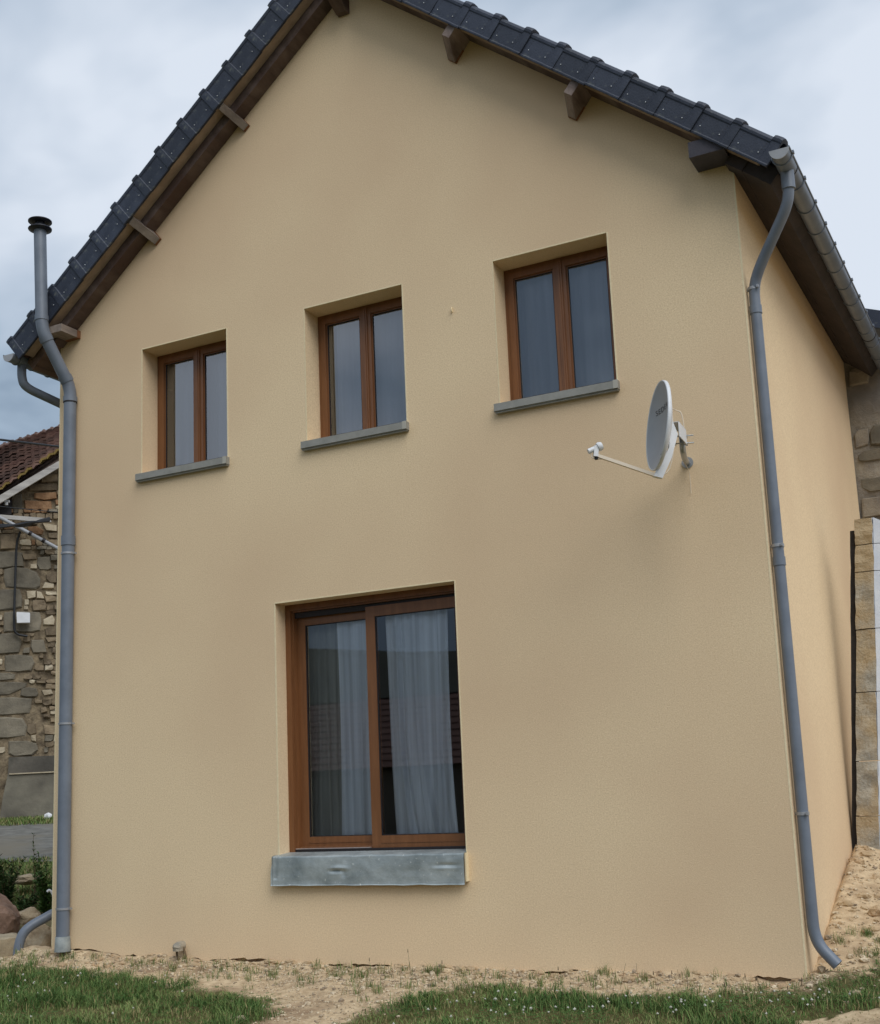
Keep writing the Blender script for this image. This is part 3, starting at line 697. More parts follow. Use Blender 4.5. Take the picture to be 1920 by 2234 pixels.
# ---- gutters
def gutter(xc, z, y0, y1, R, hook_side):
    mb = MB(); n = 14; vs = []
    ys = [y0+(y1-y0)*i/20 for i in range(21)]
    for yy in ys:
        for k in range(n+1): a = pi+pi*k/n; vs.append((xc+R*cos(a), yy, z+R*sin(a)*1.05))
    mb.add(vs, [(i*(n+1)+k, (i+1)*(n+1)+k, (i+1)*(n+1)+k+1, i*(n+1)+k+1) for i in range(20) for k in range(n)], 0, True)
    vs2 = [((v_[0]-xc)*.94+xc, v_[1], (v_[2]-z)*.94+z) for v_ in vs]
    mb.add(vs2, [(i*(n+1)+k, i*(n+1)+k+1, (i+1)*(n+1)+k+1, (i+1)*(n+1)+k) for i in range(20) for k in range(n)], 0, True)
    mb.tube([(xc+hook_side*R, y0, z+.002), (xc+hook_side*R, y1, z+.002)], .009, 8)
    g = mb.build('gutter', M['pvc'], house)
    mb = MB(); e_ = [(xc+R*1.03*cos(pi+pi*k/16), y0-.004, z+R*1.08*sin(pi+pi*k/16)) for k in range(17)]; mb.prism(e_, (0, .006, 0)); mb.build('end_cap', M['pvc2'], g)
    yy = y0+.10
    while yy < y1-.1:
        mb = MB()
        path = [(xc+(R+.004)*cos(a), yy, z+(R*1.05+.004)*sin(a)) for a in [pi+pi*q/12 for q in range(13)]]
        mb.tube(path, .006, 5); mb.box((xc+hook_side*R-.010, yy-.016, z-.006), (xc+hook_side*(R+.014)+.004, yy+.016, z+.014)); yy += .42
        mb.build('bracket', M['pvc'], g)
    for yy in (y0+.30, y0+2.2, y0+4.1):
        mb = MB()
        path = [(xc+(R+.002)*cos(a), yy, z+(R*1.05+.002)*sin(a)) for a in [pi+pi*q/12 for q in range(13)]]; mb.tube(path, .004, 5); mb.build('joint', M['rubber'], g)
    return g
gR = gutter(.400, 5.425, -.40, 4.72, .066, 1)
gL = gutter(-6.905, 5.475, -.30, 4.72, .066, -1)

# ------------------------------------------------------------------ pipes
def pipe_thing(label, path, r, clamps, cat='drainpipe', name='drainpipe', mat_=None, seg=20):
    e_ = empty(name, path[-1], label, cat)
    mb = MB(); mb.tube(path, r, seg); mb.build('pipe', mat_ or M['pvc'], e_)
    return e_
def ringclamp(parent, c, r, axis_=(0, 0, 1), h=.012, mat_=None, name='clamp'):
    r = r+.0025 if name == 'socket' else r
    a = Vector(axis_).normalized(); c = Vector(c); mb = MB(); mb.tube([c-a*h/2, c+a*h/2], r, 18); return mb.build(name, mat_ or M['clip'], parent)
# right downpipe
PX, PY = .052, .075
path = bez([(.400, -.15, 5.36), (.400, -.15, 5.245), (.375, -.13, 5.13), (.115, .035, 4.80), (PX, PY, 4.68), (PX, PY, .13), (PX+.135, PY-.01, -.015)], 9, [.04, .12, .10, .10, .12, .12])
dr = empty('drainpipe', (PX, PY, .1), 'grey downpipe on the side wall nearest the satellite dish, ending in an open bent foot', 'drainpipe')
mb = MB(); mb.tube(path, .039, 20, cap=False); mb.tube([path[-1], path[-1]-(path[-1]-path[-2]).normalized()*.05], .035, 20, cap=False)
mb.build('pipe', M['pvc'], dr)
mb = MB(); pe = path[-1]; dd_ = (path[-1]-path[-2]).normalized(); mb.tube([pe-dd_*.03, pe-dd_*.028], .036, 18); mb.build('pipe_mouth', M['black'], dr)
mb = MB(); mb.tube([(.400, -.15, 5.40), (.400, -.15, 5.24)], .047, 20); mb.build('outlet', M['pvc'], dr)
for z in (4.66, 2.77, .95):
    c = ringclamp(dr, (PX, PY, z), .0445, h=.022)
    mb = MB(); mb.box((PX-.048, PY-.008, z-.008), (PX-.036, PY+.008, z+.008)); mb.box((PX+.030, PY-.056, z-.010), (PX+.044, PY-.036, z+.010)); mb.build('bolt', M['clip'], c)
for z in (4.50, 2.66): ringclamp(dr, (PX, PY, z), .0418, h=.06, mat_=M['pvc'], name='socket')
# left flue pipe on the front wall
FX = -6.338; FY = -.068
fl = empty('flue_pipe', (FX, FY, .03), 'tall grey flue pipe on the front wall topped by a black cowl', 'flue pipe')
path = bez([(FX, FY, .03), (FX, FY, 5.10), (-6.430, -.350, 5.60), (-6.478, -.350, 6.61)], 8, [.10, .12])
mb = MB(); mb.tube(path, .0575, 24); mb.build('pipe', M['pvc'], fl)
for z, h in ((4.985, .05), (3.62, .09)): ringclamp(fl, (FX, FY, z), .0625, h=h, mat_=M['pvc'], name='socket')
ringclamp(fl, (FX, FY, 4.955), .064, h=.008, mat_=M['rubber'], name='seal')
a_ = Vector((FX, FY, 5.10)); b_ = Vector((-6.430, -.350, 5.60)); d_ = (b_-a_).normalized()
ringclamp(fl, a_+d_*.09, .0615, d_, .06, M['pvc'], 'socket'); ringclamp(fl, b_-d_*.085, .0615, d_, .05, M['pvc'], 'socket')
ringclamp(fl, (-6.436, -.350, 5.72), .0605, (-.05, 0, 1), .05, M['pvc'], 'socket')
for z in (3.50, 1.94, .33):
    if z > 4: continue
    c = ringclamp(fl, (FX, FY, z), .0640, h=.018)
    mb = MB(); mb.box((FX-.082, FY+.01, z-.008), (FX-.058, FY+.03, z+.008)); mb.box((FX+.055, FY+.0, z-.008), (FX+.078, FY+.03, z+.008)); mb.build('bolt', M['clip'], c)
mb = MB(); mb.tube([(FX, FY, -.03), (FX, FY, .095), (FX, FY, .096)], .064, 20, rs=[.070, .063, .060]); mb.build('collar', M['collar'], fl)
def disc(z0, rr, th=.018):
    return [( -6.487, -.350, z0)], rr
mb = MB()
zc = 6.61
mb.tube([(-6.479, -.350, zc), (-6.479, -.350, zc+.012), (-6.479, -.350, zc+.020), (-6.480, -.350, zc+.032)], .1, 28, rs=[.062, .108, .110, .055])
mb.tube([(-6.480, -.350, zc+.020), (-6.480, -.350, zc+.085)], .045, 16)
mb.tube([(-6.480, -.350, zc+.082), (-6.480, -.350, zc+.090), (-6.480, -.350, zc+.100), (-6.480, -.350, zc+.112)], .1, 28, rs=[.07, .110, .110, .05])
mb.build('cowl', M['cap'], fl)
# left downpipe: bend under the gutter to the side wall, and its foot
GX = -6.905
dl = empty('drainpipe', (-6.93, 0, -.13), 'grey downpipe curving behind the flue pipe corner, its foot bent into the ground', 'drainpipe')
path = bez([(GX, -.13, 5.44), (GX, -.13, 5.30), (GX+.01, -.10, 5.205), (-6.62, .55, 5.00), (-6.60, .60, 4.9), (-6.60, .60, .55), (-6.66, .40, .34), (-6.90, .04, .14), (-6.935, .0, .0), (-6.935, .0, -.20)], 9, [.05, .12, .12, .1, .1, .15, .12, .12])
mb = MB(); mb.tube(path, .043, 20); mb.build('pipe', M['pvc'], dl)

# ------------------------------------------------------------------ satellite dish
DC = Vector((-.529, -.644, 3.557)); dn = Vector((-.835, -.537, .122)).normalized()
Wv = (-dn).cross(Vector((0, 0, 1))).normalized(); Uv = Wv.cross(-dn).normalized()
if Uv.z < 0: Uv = -Uv
A_, B_ = .262, .300
sat = empty('satellite_dish', (-.50, 0, 3.44), 'light grey satellite dish on a wall bracket, with a long feed arm', 'satellite dish')
def dpt(u_, v_, off=0., dep_=.055):
    r2 = u_*u_+v_*v_; return DC+Wv*(A_*u_)+Uv*(B_*v_)+dn*(dep_*(r2-1)+off)
mb = MB(); n, k = 48, 12; vs = [dpt(0, 0)]
for j in range(1, k+1):
    for i in range(n): a = 2*pi*i/n; vs.append(dpt(j/k*cos(a), j/k*sin(a)))
fs = [(0, 1+i, 1+(i+1) % n) for i in range(n)]+[(1+(j-1)*n+i, 1+j*n+i, 1+j*n+(i+1) % n, 1+(j-1)*n+(i+1) % n) for j in range(1, k) for i in range(n)]
mb.add(vs, fs, 0, True); mb.build('reflector', M['dish'], sat)
mb = MB(); vs = []
for rr, off in ((1.0, .0), (1.02, .004), (1.035, -.004), (1.03, -.022), (.99, -.026)):
    for i in range(n): a = 2*pi*i/n; vs.append(DC+Wv*(A_*rr*cos(a))+Uv*(B_*rr*sin(a))+dn*off)
mb.add(vs, [(j*n+i, (j+1)*n+i, (j+1)*n+(i+1) % n, j*n+(i+1) % n) for j in range(4) for i in range(n)], 0, True)
vs = [DC+Wv*(A_*.99*rr*cos(2*pi*i/n))+Uv*(B_*.99*rr*sin(2*pi*i/n))+dn*(-.026-.055*(1-rr*rr)) for rr in (1, .7, .35, .05) for i in range(n)]
mb.add(vs, [(j*n+i, (j+1)*n+i, (j+1)*n+(i+1) % n, j*n+(i+1) % n) for j in range(3) for i in range(n)], 0, True)
mb.build('rim', M['white'], sat)
# printed lettering mapped on to the reflector
cu = bpy.data.curves.new('lettering', 'FONT'); cu.body = 'SEDEA'; cu.size = 1; cu.space_character = 1.05
to = bpy.data.objects.new('lettering', cu); COL.objects.link(to); bpy.context.view_layer.update()
me = bpy.data.meshes.new_from_object(to.evaluated_get(bpy.context.evaluated_depsgraph_get())); bpy.data.objects.remove(to)
mxx = max(v_.co.x for v_ in me.vertices); bm = bmesh.new(); bm.from_mesh(me); bmesh.ops.triangulate(bm, faces=bm.faces); bm.to_mesh(me); bm.free()
sp_ = wpos(sat)
for v_ in me.vertices:
    u_ = -.58+v_.co.x/mxx*.95; w_ = .38+v_.co.y*.17
    v_.co = dpt(u_, w_, .0016)-sp_
me.materials.clear(); me.materials.append(M['ink']); lo = bpy.data.objects.new('lettering', me); COL.objects.link(lo); lo.parent = sat
for u_, v_ in ((.55, -.15), (.42, -.78)):
    mb = MB(); p = dpt(u_, v_, .001); mb.tube([p, p+dn*.004], .006, 8); mb.build('bolt', M['rubber'], sat)
bt = DC-Uv*(B_*1.0)
# spine plate behind and below the dish
back = bt-dn*.03
mb = MB(); sp1 = DC-Uv*(B_*.10)-dn*.085
poly = [bt-Uv*.058+dn*.01, bt-Uv*.066-dn*.05, bt+Uv*.08-dn*.105, sp1-dn*.055-Uv*.02, sp1+Uv*.10-dn*.0, DC-Uv*B_*.5-dn*.085]
mb.prism([p-Wv*.02 for p in poly], Wv*.04); mb.build('support', M['white'], sat)
arm0 = bt-Uv*.052-dn*.02; arm1 = bt+dn*.405+Uv*.048
mb = MB(); ax = (arm1-arm0); mb.obox(arm0-Wv*.011-Uv*.011, ax, Wv*.022, Uv*.022); mb.build('arm', M['cream'], sat)
mb = MB(); c0 = arm1+Uv*.02-dn*.0; fdir = (DC-c0).normalized()
mb.obox(arm1-Wv*.018-Uv*.012-dn*.012, dn*.03, Wv*.036, Uv*.075)
mb.tube([c0+Uv*.03-fdir*.062, c0+Uv*.03+fdir*.01], .018, 14); mb.tube([c0+Uv*.03+fdir*.01, c0+Uv*.03+fdir*.022], .024, 14)
cv = mb.build('converter', M['white'], sat)
mb = MB(); mb.tube([c0+Uv*.03+fdir*.008, c0+Uv*.03+fdir*.022, c0+Uv*.03+fdir*.040], .03, 18, rs=[.028, .033, .027]); mb.build('feed_horn', M['white'], cv)
mb = MB(); mb.box(tuple(arm1+Vector((-.01, -.01, -.03))), tuple(arm1+Vector((.012, .012, -.012)))); mb.build('clasp', M['black'], cv)
# mast: wall foot, elbow, upright
MX, MY = -.452, -.33
mb = MB(); mb.tube(bez([(-.513, -.002, 3.44), (-.478, -.20, 3.415), (MX, MY, 3.44), (MX, MY, 3.585)], 8, [.06, .05]), .021, 16); mb.tube([(-.513, -.001, 3.44), (-.512, -.008, 3.44)], .042, 18); mast = mb.build('mast', M['steel'], sat)
q0 = Vector((MX, MY-.024, 3.475)); q1 = sp1-dn*.03
dv = (Vector((q1.x, q1.y, q0.z))-q0); sd_ = dv.cross(Vector((0, 0, 1))).normalized()*.040
mb = MB(); mb.obox(q0-sd_, dv, sd_*.12, (0, 0, .105)); mb.obox(q0+sd_*.88, dv, sd_*.12, (0, 0, .105)); mb.obox(q0-sd_+Vector((0, 0, .103)), dv, sd_*2, (0, 0, .003)); mb.build('bracket', M['white'], sat)
for z in (3.495, 3.548):
    mb = MB()
    mb.tube([(MX-.03, MY-.01, z), (MX+.075, MY+.03, z)], .0045, 6); mb.tube([(MX-.03, MY-.05, z-.010), (MX+.075, MY-.01, z-.010)], .0045, 6); mb.box((MX+.018, MY-.05, z-.014), (MX+.032, MY+.035, z+.008))
    mb.build('clamp_bolt', M['steel'], sat)
mb = MB(); mb.tube(bez([q1+Vector((0, 0, .07)), q1+Vector((-.005, 0, .17)), (MX-.02, MY-.02, 3.73), (MX+.015, MY, 3.72), (MX+.02, MY+.01, 3.58)], 8, .08), .004, 6); mb.build('cable', M['cream'], sat)
mb = MB(); mb.tube(bez([q1, bt-dn*.12+Uv*.10, bt-dn*.09-Uv*.03, bt-dn*.0-Uv*.05], 8, .06), .004, 6); mb.build('cable', M['cream'], sat)
mb = MB(); mb.tube(bez([c0+Uv*.01-fdir*.04, c0-Uv*.035-fdir*.03, c0-Uv*.04-dn*.06, arm1-dn*.09-Uv*.012], 8, .04), .0035, 6); mb.build('cable', M['cream'], sat)
mb = MB(); mb.tube(bez([(-.49, -.17, 3.40), (-.498, -.03, 3.37), (-.50, -.012, 3.30), (-.502, -.012, 3.21)], 6, .05), .0022, 5); mb.build('cable', M['cream'], sat)

# wall hook and cable stub
hk = MB(); ring = [(-2.33+.004*cos(a), -.012-.012*cos(a), 5.004+.020*sin(a)) for a in [2*pi*i/18 for i in range(19)]]
hk.tube(ring, .004, 8); hk.tube([(-2.33, 0, 4.992), (-2.33, -.014, 4.99)], .005, 8)
tag(hk.build('wall_hook', M['bead'], origin=(-2.33, 0, 5.0)), 'small cream eye hook in the wall between the middle and right upper windows', 'hook')
cs = empty('cable_stub', (-5.07, -.03, -.08), 'small capped pipe stub with dark cables at the foot of the front wall', 'pipe stub')
mb = MB(); mb.tube([(-5.078, -.075, .015), (-5.078, -.07, .028), (-5.078, -.055, .034), (-5.078, .0, .036)], .05, 16, rs=[.038, .040, .036, .036]); mb.tube([(-5.078, -.062, -.004), (-5.078, -.062, .026)], .042, 16); mb.build('cap', M['block'], cs)
mb = MB(); mb.tube(bez([(-5.10, -.05, .0), (-5.09, -.06, -.05), (-5.06, -.05, -.10), (-5.05, -.06, -.16)], 5, .03), .009, 8); mb.tube(bez([(-5.05, -.035, .02), (-5.03, -.03, -.03), (-5.02, -.04, -.09), (-5.03, -.06, -.14)], 5, .03), .012, 8); mb.build('cable', M['stem'], cs)

# ------------------------------------------------------------------ RIGHT: block wall, barn wall
bw_ = empty('garden_wall', (.12, 2.2, .4), 'leaning concrete block wall with a white painted face beside the side wall', 'wall')
def leanx(z): return .030+(z-.45)*(.262/2.85)
zz = .32; rng = random.Random(4)
zt_all = [.32, .86, 1.30, 1.86, 2.38, 2.86, 3.09, 3.315]
for z0, z1 in zip(zt_all[:-1], zt_all[1:]):
    w0, w1 = lerp(.178, .145, (z0-.3)/3), lerp(.178, .145, (z1-.3)/3)
    jx, jy = rng.uniform(-.003, .003), rng.uniform(-.008, .008)
    nn = 7; vs = []; fs = []
    mb = MB()
    xa0, xa1 = leanx(z0)+jx, leanx(z1-.008)+jx
    g = [(xa0, 2.2+jy, z0), (xa0+w0, 2.2+jy, z0), (xa0+w0, 2.36, z0), (xa0, 2.36, z0), (xa1, 2.2+jy, z1-.008), (xa1+w1, 2.2+jy, z1-.008), (xa1+w1, 2.36, z1-.008), (xa1, 2.36, z1-.008)]
    bm = bmesh.new(); bv = [bm.verts.new(p) for p in g]
    for f in [(0,3,2,1),(4,5,6,7),(0,1,5,4),(1,2,6,5),(2,3,7,6),(3,0,4,7)]: bm.faces.new([bv[i] for i in f])
    bmesh.ops.subdivide_edges(bm, edges=bm.edges, cuts=5, use_grid_fill=True)
    for v_ in bm.verts:
        p = v_.co; v_.co = p+Vector((.010*noise.noise(p*18), .018*noise.noise(p*13+Vector((9, 0, 0))), .002*noise.noise(p*20)))
    me = bpy.data.meshes.new('block'); bm.to_mesh(me); bm.free(); me.materials.append(M['block']); me.materials.append(M['whitewash'])
    for p in me.polygons:
        if p.normal.x > .7: p.material_index = 1
    o = bpy.data.objects.new('block', me); COL.objects.link(o); o.parent = bw_; o.location = -Vector(bw_.location)
    yy = 9.
    while yy < 4.6:
        ln = .5; mb = MB(); mb.add([(leanx(z0), yy, z0), (leanx(z0)+w0, yy, z0), (leanx(z0)+w0, yy+ln-.006, z0), (leanx(z0), yy+ln-.006, z0), (leanx(z1), yy, z1-.006), (leanx(z1)+w1, yy, z1-.006), (leanx(z1)+w1, yy+ln-.006, z1-.006), (leanx(z1), yy+ln-.006, z1-.006)],
                       [(0,3,2,1),(4,5,6,7),(0,1,5,4),(1,2,6,5),(2,3,7,6),(3,0,4,7)])
        mb.build('block', M['whitewash'], bw_); yy += ln
mb = MB(); st = 26; vs = []
for i in range(st+1):
    z = lerp(.50, 3.22, i/st); x = leanx(z); w_ = .043+.006*noise.noise(Vector((0, 0, z*5)))
    vs += [(x-w_, 2.225, z), (x+.004, 2.225, z), (x+.004, 2.30, z), (x-w_, 2.30, z)]
fs = []
for i in range(st):
    for k in range(4): fs.append((i*4+k, i*4+(k+1) % 4, (i+1)*4+(k+1) % 4, (i+1)*4+k))
fs += [(0, 3, 2, 1), tuple(st*4+q for q in range(4))]
mb.add(vs, fs); mb.build('gap_strip', M['gapstrip'], bw_)  # black strip added in place of the dark gap beside the pier

for z0, z1 in zip(zt_all[:-1], zt_all[1:]):
    w0, w1 = lerp(.178, .145, (z0-.3)/3), lerp(.178, .145, (z1-.3)/3)
    a0, a1 = leanx(z0)+w0+.002, leanx(z1-.006)+w1+.002
    mb = MB(); mb.add([(a0, 2.205, z0), (a0+.17, 2.30, z0), (a0+.14, 2.34, z0), (a0, 2.25, z0), (a1, 2.205, z1-.006), (a1+.17, 2.30, z1-.006-(.09 if z1 > 3.3 else 0)), (a1+.14, 2.34, z1-.006-(.09 if z1 > 3.3 else 0)), (a1, 2.25, z1-.006)],
        [(0,3,2,1),(4,5,6,7),(0,1,5,4),(1,2,6,5),(2,3,7,6),(3,0,4,7)]); mb.build('painted_slab', M['whitewash'], bw_)
barn = empty('barn' , (.9, 4.85, .5), 'old stone barn wall with dark roof behind the far gutter end', 'barn')
mb = MB(); nx, nz = 60, 90; vs = []
for j in range(nz+1):
    for i in range(nx+1):
        x = lerp(-.05, 3.2, i/nx); z = lerp(-.2, 5.72, j/nz); p = Vector((x, 0, z))
        vs.append((x, 4.80-.025*noise.noise(p*3)-.012*noise.noise(p*9), z))
mb.add(vs, [(j*(nx+1)+i, j*(nx+1)+i+1, (j+1)*(nx+1)+i+1, (j+1)*(nx+1)+i) for j in range(nz) for i in range(nx)], 0, True)
mb.build('wall', M['barnmortar'], barn)
rng = random.Random(12)
def irr(cx_, cz_, w_, h_, rng, n=9, pw=3.0):
    out = []
    for k in range(n):
        a = 2*pi*(k+rng.uniform(-.25, .25))/n; c, s = cos(a), sin(a); q = (abs(c)**pw+abs(s)**pw)**(-1/pw)*rng.uniform(.88, 1.06)
        out.append((cx_+w_/2*q*c, cz_+h_/2*q*s))
    return out
def ang(cx_, cz_, w_, h_, rng):
    """an angular stone outline: a jittered box with a few broken corners"""
    x0, x1, z0, z1 = cx_-w_/2, cx_+w_/2, cz_-h_/2, cz_+h_/2
    j = lambda a: rng.uniform(-a, a); out = []
    for (x, z, sx, sz) in ((x0, z0, 1, 1), (x1, z0, -1, 1), (x1, z1, -1, -1), (x0, z1, 1, -1)):
        x += j(.07)*w_; z += j(.10)*h_
        if rng.random() < .5:
            k1, k2 = rng.uniform(.08, .30), rng.uniform(.12, .40); a, b = (x+sx*k1*w_, z), (x, z+sz*k2*h_)
            out += [b, a] if sx*sz > 0 else [a, b]
        else: out.append((x, z))
    return out
z = .3
while z < 5.5:
    x = .02; hrow = rng.uniform(.14, .30)
    while x < 2.6:
        w_ = rng.uniform(.16, .42)
        if rng.random() < .8:
            poly = ang(x+w_/2, z+hrow/2, w_*.92, hrow*rng.uniform(.65, .92), rng)
            mb = MB(); stone_mesh(mb, [(a, 4.795, b) for a, b in poly], (0, -1, 0), rng.uniform(.012, .028), rng)
            mb.build('stone', M[rng.choice(['stone_barn', 'stone_barn', 'stone_grey', 'stone_brown'])], barn)
        x += w_
    z += hrow
# barn roof, its verge rising behind the gutter
mb = MB(); mb.prism([(-.4, 4.65, 6.28), (3.2, 4.65, 3.9+1.0), (3.2, 4.65, 4.78), (-.4, 4.65, 6.16)], (0, 3, 0)); mb.build('roof', M['tiletop'], barn)
mb = MB(); mb.prism([(-.4, 4.60, 6.30), (3.2, 4.60, 4.92), (3.2, 4.60, 4.72), (-.4, 4.60, 6.10)], (0, .045, 0)); mb.build('verge_board', M['tile'], barn)

# ------------------------------------------------------------------ LEFT: stone house across the road
LT = Vector((.700, .714, 0)).normalized(); LN = Vector((.714, -.700, 0)).normalized(); LO = CAM+Vector((-.714, .700, 0))*23.5
def wp(px, py, off=0.):
    d = ray(px, py); o = LO+LN*off; t = (o-CAM).dot(LN)/d.dot(LN); return CAM+d*t
sh = empty('stone_house', (LO.x, LO.y, 1.0), 'old rubble stone house across the road with a faded red tile roof', 'house')
# wall
mb = MB()
def topz(px): return lerp(1090, 1005, (px+10)/140)
cols = list(range(-260, 181, 6)); rows = 120; vs = []
for px in cols:
    a = wp(px, topz(px)); b = wp(px, 1812)
    for j in range(rows+1):
        t = j/rows; p = b.lerp(a, t); q = Vector((px*.05, 0, p.z)); vs.append(p+LN*(.03*noise.noise(p*3)+.015*noise.noise(p*9)))
mb.add(vs, [(i*(rows+1)+j, (i+1)*(rows+1)+j, (i+1)*(rows+1)+j+1, i*(rows+1)+j+1) for i in range(len(cols)-1) for j in range(rows)], 0, True)
mb.build('wall', M['mortar'], sh)
rng = random.Random(21)
def pstone(poly, mat_, dep_=.05):
    mb = MB(); n_ = len(poly)
    stone_mesh(mb, [wp(a, b) for a, b in poly], LN, dep_, rng, sink=.03); return mb.build('stone', mat_, sh)
BIG = [  # large dressed stones, read off the wall
 ([(-30,1205),(30,1203),(50,1206),(52,1236),(26,1237),(2,1241),(-30,1242)], 'stone_grey'),
 ([(9,1242),(30,1237),(60,1240),(80,1248),(89,1264),(88,1280),(78,1286),(45,1285),(12,1282),(8,1262)], 'stone_grey'),
 ([(-30,1290),(10,1286),(44,1286),(49,1305),(48,1325),(30,1329),(-30,1336)], 'stone_grey'),
 ([(9,1336),(50,1333),(88,1336),(91,1356),(88,1376),(70,1380),(30,1379),(8,1379),(7,1356)], 'stone_grey'),
 ([(-30,1384),(25,1381),(40,1384),(48,1400),(42,1424),(20,1426),(-30,1430)], 'stone_grey'),
 ([(11,1430),(45,1428),(70,1431),(76,1446),(68,1464),(40,1466),(12,1466),(9,1448)], 'stone_grey'),
 ([(-30,1468),(22,1468),(34,1472),(32,1482),(10,1484),(-30,1485)], 'stone_grey'),
 ([(-30,1489),(30,1488),(60,1490),(56,1500),(20,1516),(-30,1518)], 'stone_grey'),
 ([(46,1502),(64,1499),(80,1502),(84,1514),(80,1520),(56,1521),(44,1518)], 'stone_grey'),
 ([(-30,1523),(30,1521),(70,1524),(68,1545),(64,1556),(20,1560),(-30,1562)], 'stone_grey'),
 ([(-30,1566),(20,1564),(50,1567),(60,1585),(56,1606),(20,1610),(-30,1612)], 'stone_grey'),
 ([(18,1617),(60,1616),(80,1622),(84,1636),(70,1648),(30,1650),(18,1645)], 'stone_grey'),
 ([(82,1216),(110,1214),(112,1240),(104,1244),(86,1243),(80,1232)], 'stone_grey'),
 ([(68,1396),(96,1396),(102,1424),(72,1425),(67,1412)], 'stone_grey'),
 ([(100,1254),(124,1248),(124,1272),(110,1273),(101,1264)], 'stone_brown'),
 ([(46,1210),(80,1209),(80,1220),(52,1222)], 'stone_brown'),
 ([(72,1310),(96,1309),(102,1322),(100,1332),(72,1333),(69,1320)], 'stone_brown'),
 ([(97,1372),(112,1367),(126,1370),(126,1387),(100,1388)], 'stone_brown'),
 ([(97,1391),(126,1390),(126,1400),(104,1402)], 'stone_brown'),
 ([(94,1352),(114,1342),(120,1352),(118,1364),(94,1364)], 'stone_pale'),
 ([(57,1290),(78,1289),(78,1304),(60,1307)], 'stone_pale'), ([(80,1290),(90,1292),(97,1307),(80,1306)], 'stone_pale'),
 ([(66,1231),(80,1230),(81,1241),(66,1241)], 'stone_pale'), ([(91,1284),(98,1270),(118,1274),(118,1284)], 'stone_pale'),
 ([(96,1300),(112,1298),(124,1303),(124,1312),(100,1314)], 'stone_brown'),
 ([(60,1150),(80,1148),(96,1158),(92,1168),(70,1165),(60,1158)], 'stone_rust'), ([(92,1142),(124,1146),(124,1160),(100,1158)], 'stone_pale'),
 ([(104,1164),(126,1162),(126,1176),(106,1174)], 'stone_brown'), ([(52,1092),(112,1094),(114,1112),(54,1112)], 'stone_rust'),
 ([(24,1080),(48,1078),(50,1112),(26,1112)], 'stone_grey'),([(74,1076),(124,1074),(124,1088),(96,1092),(74,1088)], 'stone_rust'),
 ([(60,1060),(90,1056),(124,1058),(124,1070),(90,1072),(62,1072)], 'stone_brown'),([(88,1040),(126,1034),(126,1052),(90,1053)], 'stone_brown'),
 ([(0,1166),(34,1164),(36,1198),(0,1200)], 'stone_brown'),([(-30,1170),(-4,1168),(-4,1198),(-30,1200)], 'stone_brown'),
 ([(60,1580),(78,1578),(80,1600),(66,1604),(58,1596)], 'stone_brown'), ([(94,1582),(124,1584),(124,1604),(96,1602)], 'stone_brown'),
 ([(88,1545),(100,1541),(104,1552),(90,1556)], 'stone_brown'), ([(74,1527),(92,1527),(93,1534),(76,1535)], 'stone_brown'),([(90,1506),(112,1504),(116,1514),(96,1518)], 'stone_pale'),
]
occ = []
for poly, mm in BIG:
    pstone(poly, M[mm], .035 if mm == 'stone_grey' else .05)
    xs_ = [p[0] for p in poly]; ys_ = [p[1] for p in poly]; occ.append((min(xs_), min(ys_), max(xs_), max(ys_)))
yy = 1030.; cnt = 0
while yy < 1640:
    hrow = rng.uniform(7.5, 14); x = -60+rng.uniform(-10, 0)
    while x < 140:
        w_ = rng.uniform(9, 26); cx_, cy_ = x+w_/2, yy+hrow/2
        free = all(not (cx_+w_*.35 > o_[0] and cx_-w_*.35 < o_[2] and cy_+hrow*.35 > o_[1] and cy_-hrow*.35 < o_[3]) for o_ in occ)
        if free and cy_ > topz(cx_)+22 and cnt < 230 and rng.random() < (.95 if yy < 1460 else .6):
            poly = ang(cx_, cy_, w_*.97, hrow*.95, rng)
            mm = rng.choice(['stone_brown', 'stone_brown', 'stone_grey', 'stone_rust' if yy < 1200 else 'stone_brown', 'stone_pale'])
            pstone(poly, M[mm], rng.uniform(.03, .08)); cnt += 1
        x += w_
    yy += hrow
# stained concrete panel, its pale ledge, and the lower plaster
mb = MB(); q = [(19, 1652), (180, 1646), (180, 1690), (17, 1692)]; mb.prism([wp(a, b, .10) for a, b in q][::-1], -LN*.2); mb.build('panel', M['sootwall'], sh)
mb = MB(); q = [(17, 1689), (180, 1681), (180, 1812), (-6, 1816), (6, 1740)]; mb.prism([wp(a, b, .16) for a, b in q][::-1], -LN*.3); mb.build('panel', M['lowwall'], sh)
mb = MB(); q = [(20, 1687.5), (180, 1679.5), (180, 1682), (20, 1690)]; mb.prism([wp(a, b, .19) for a, b in q][::-1], -LN*.2); mb.build('ledge', M['stone_pale'], sh)
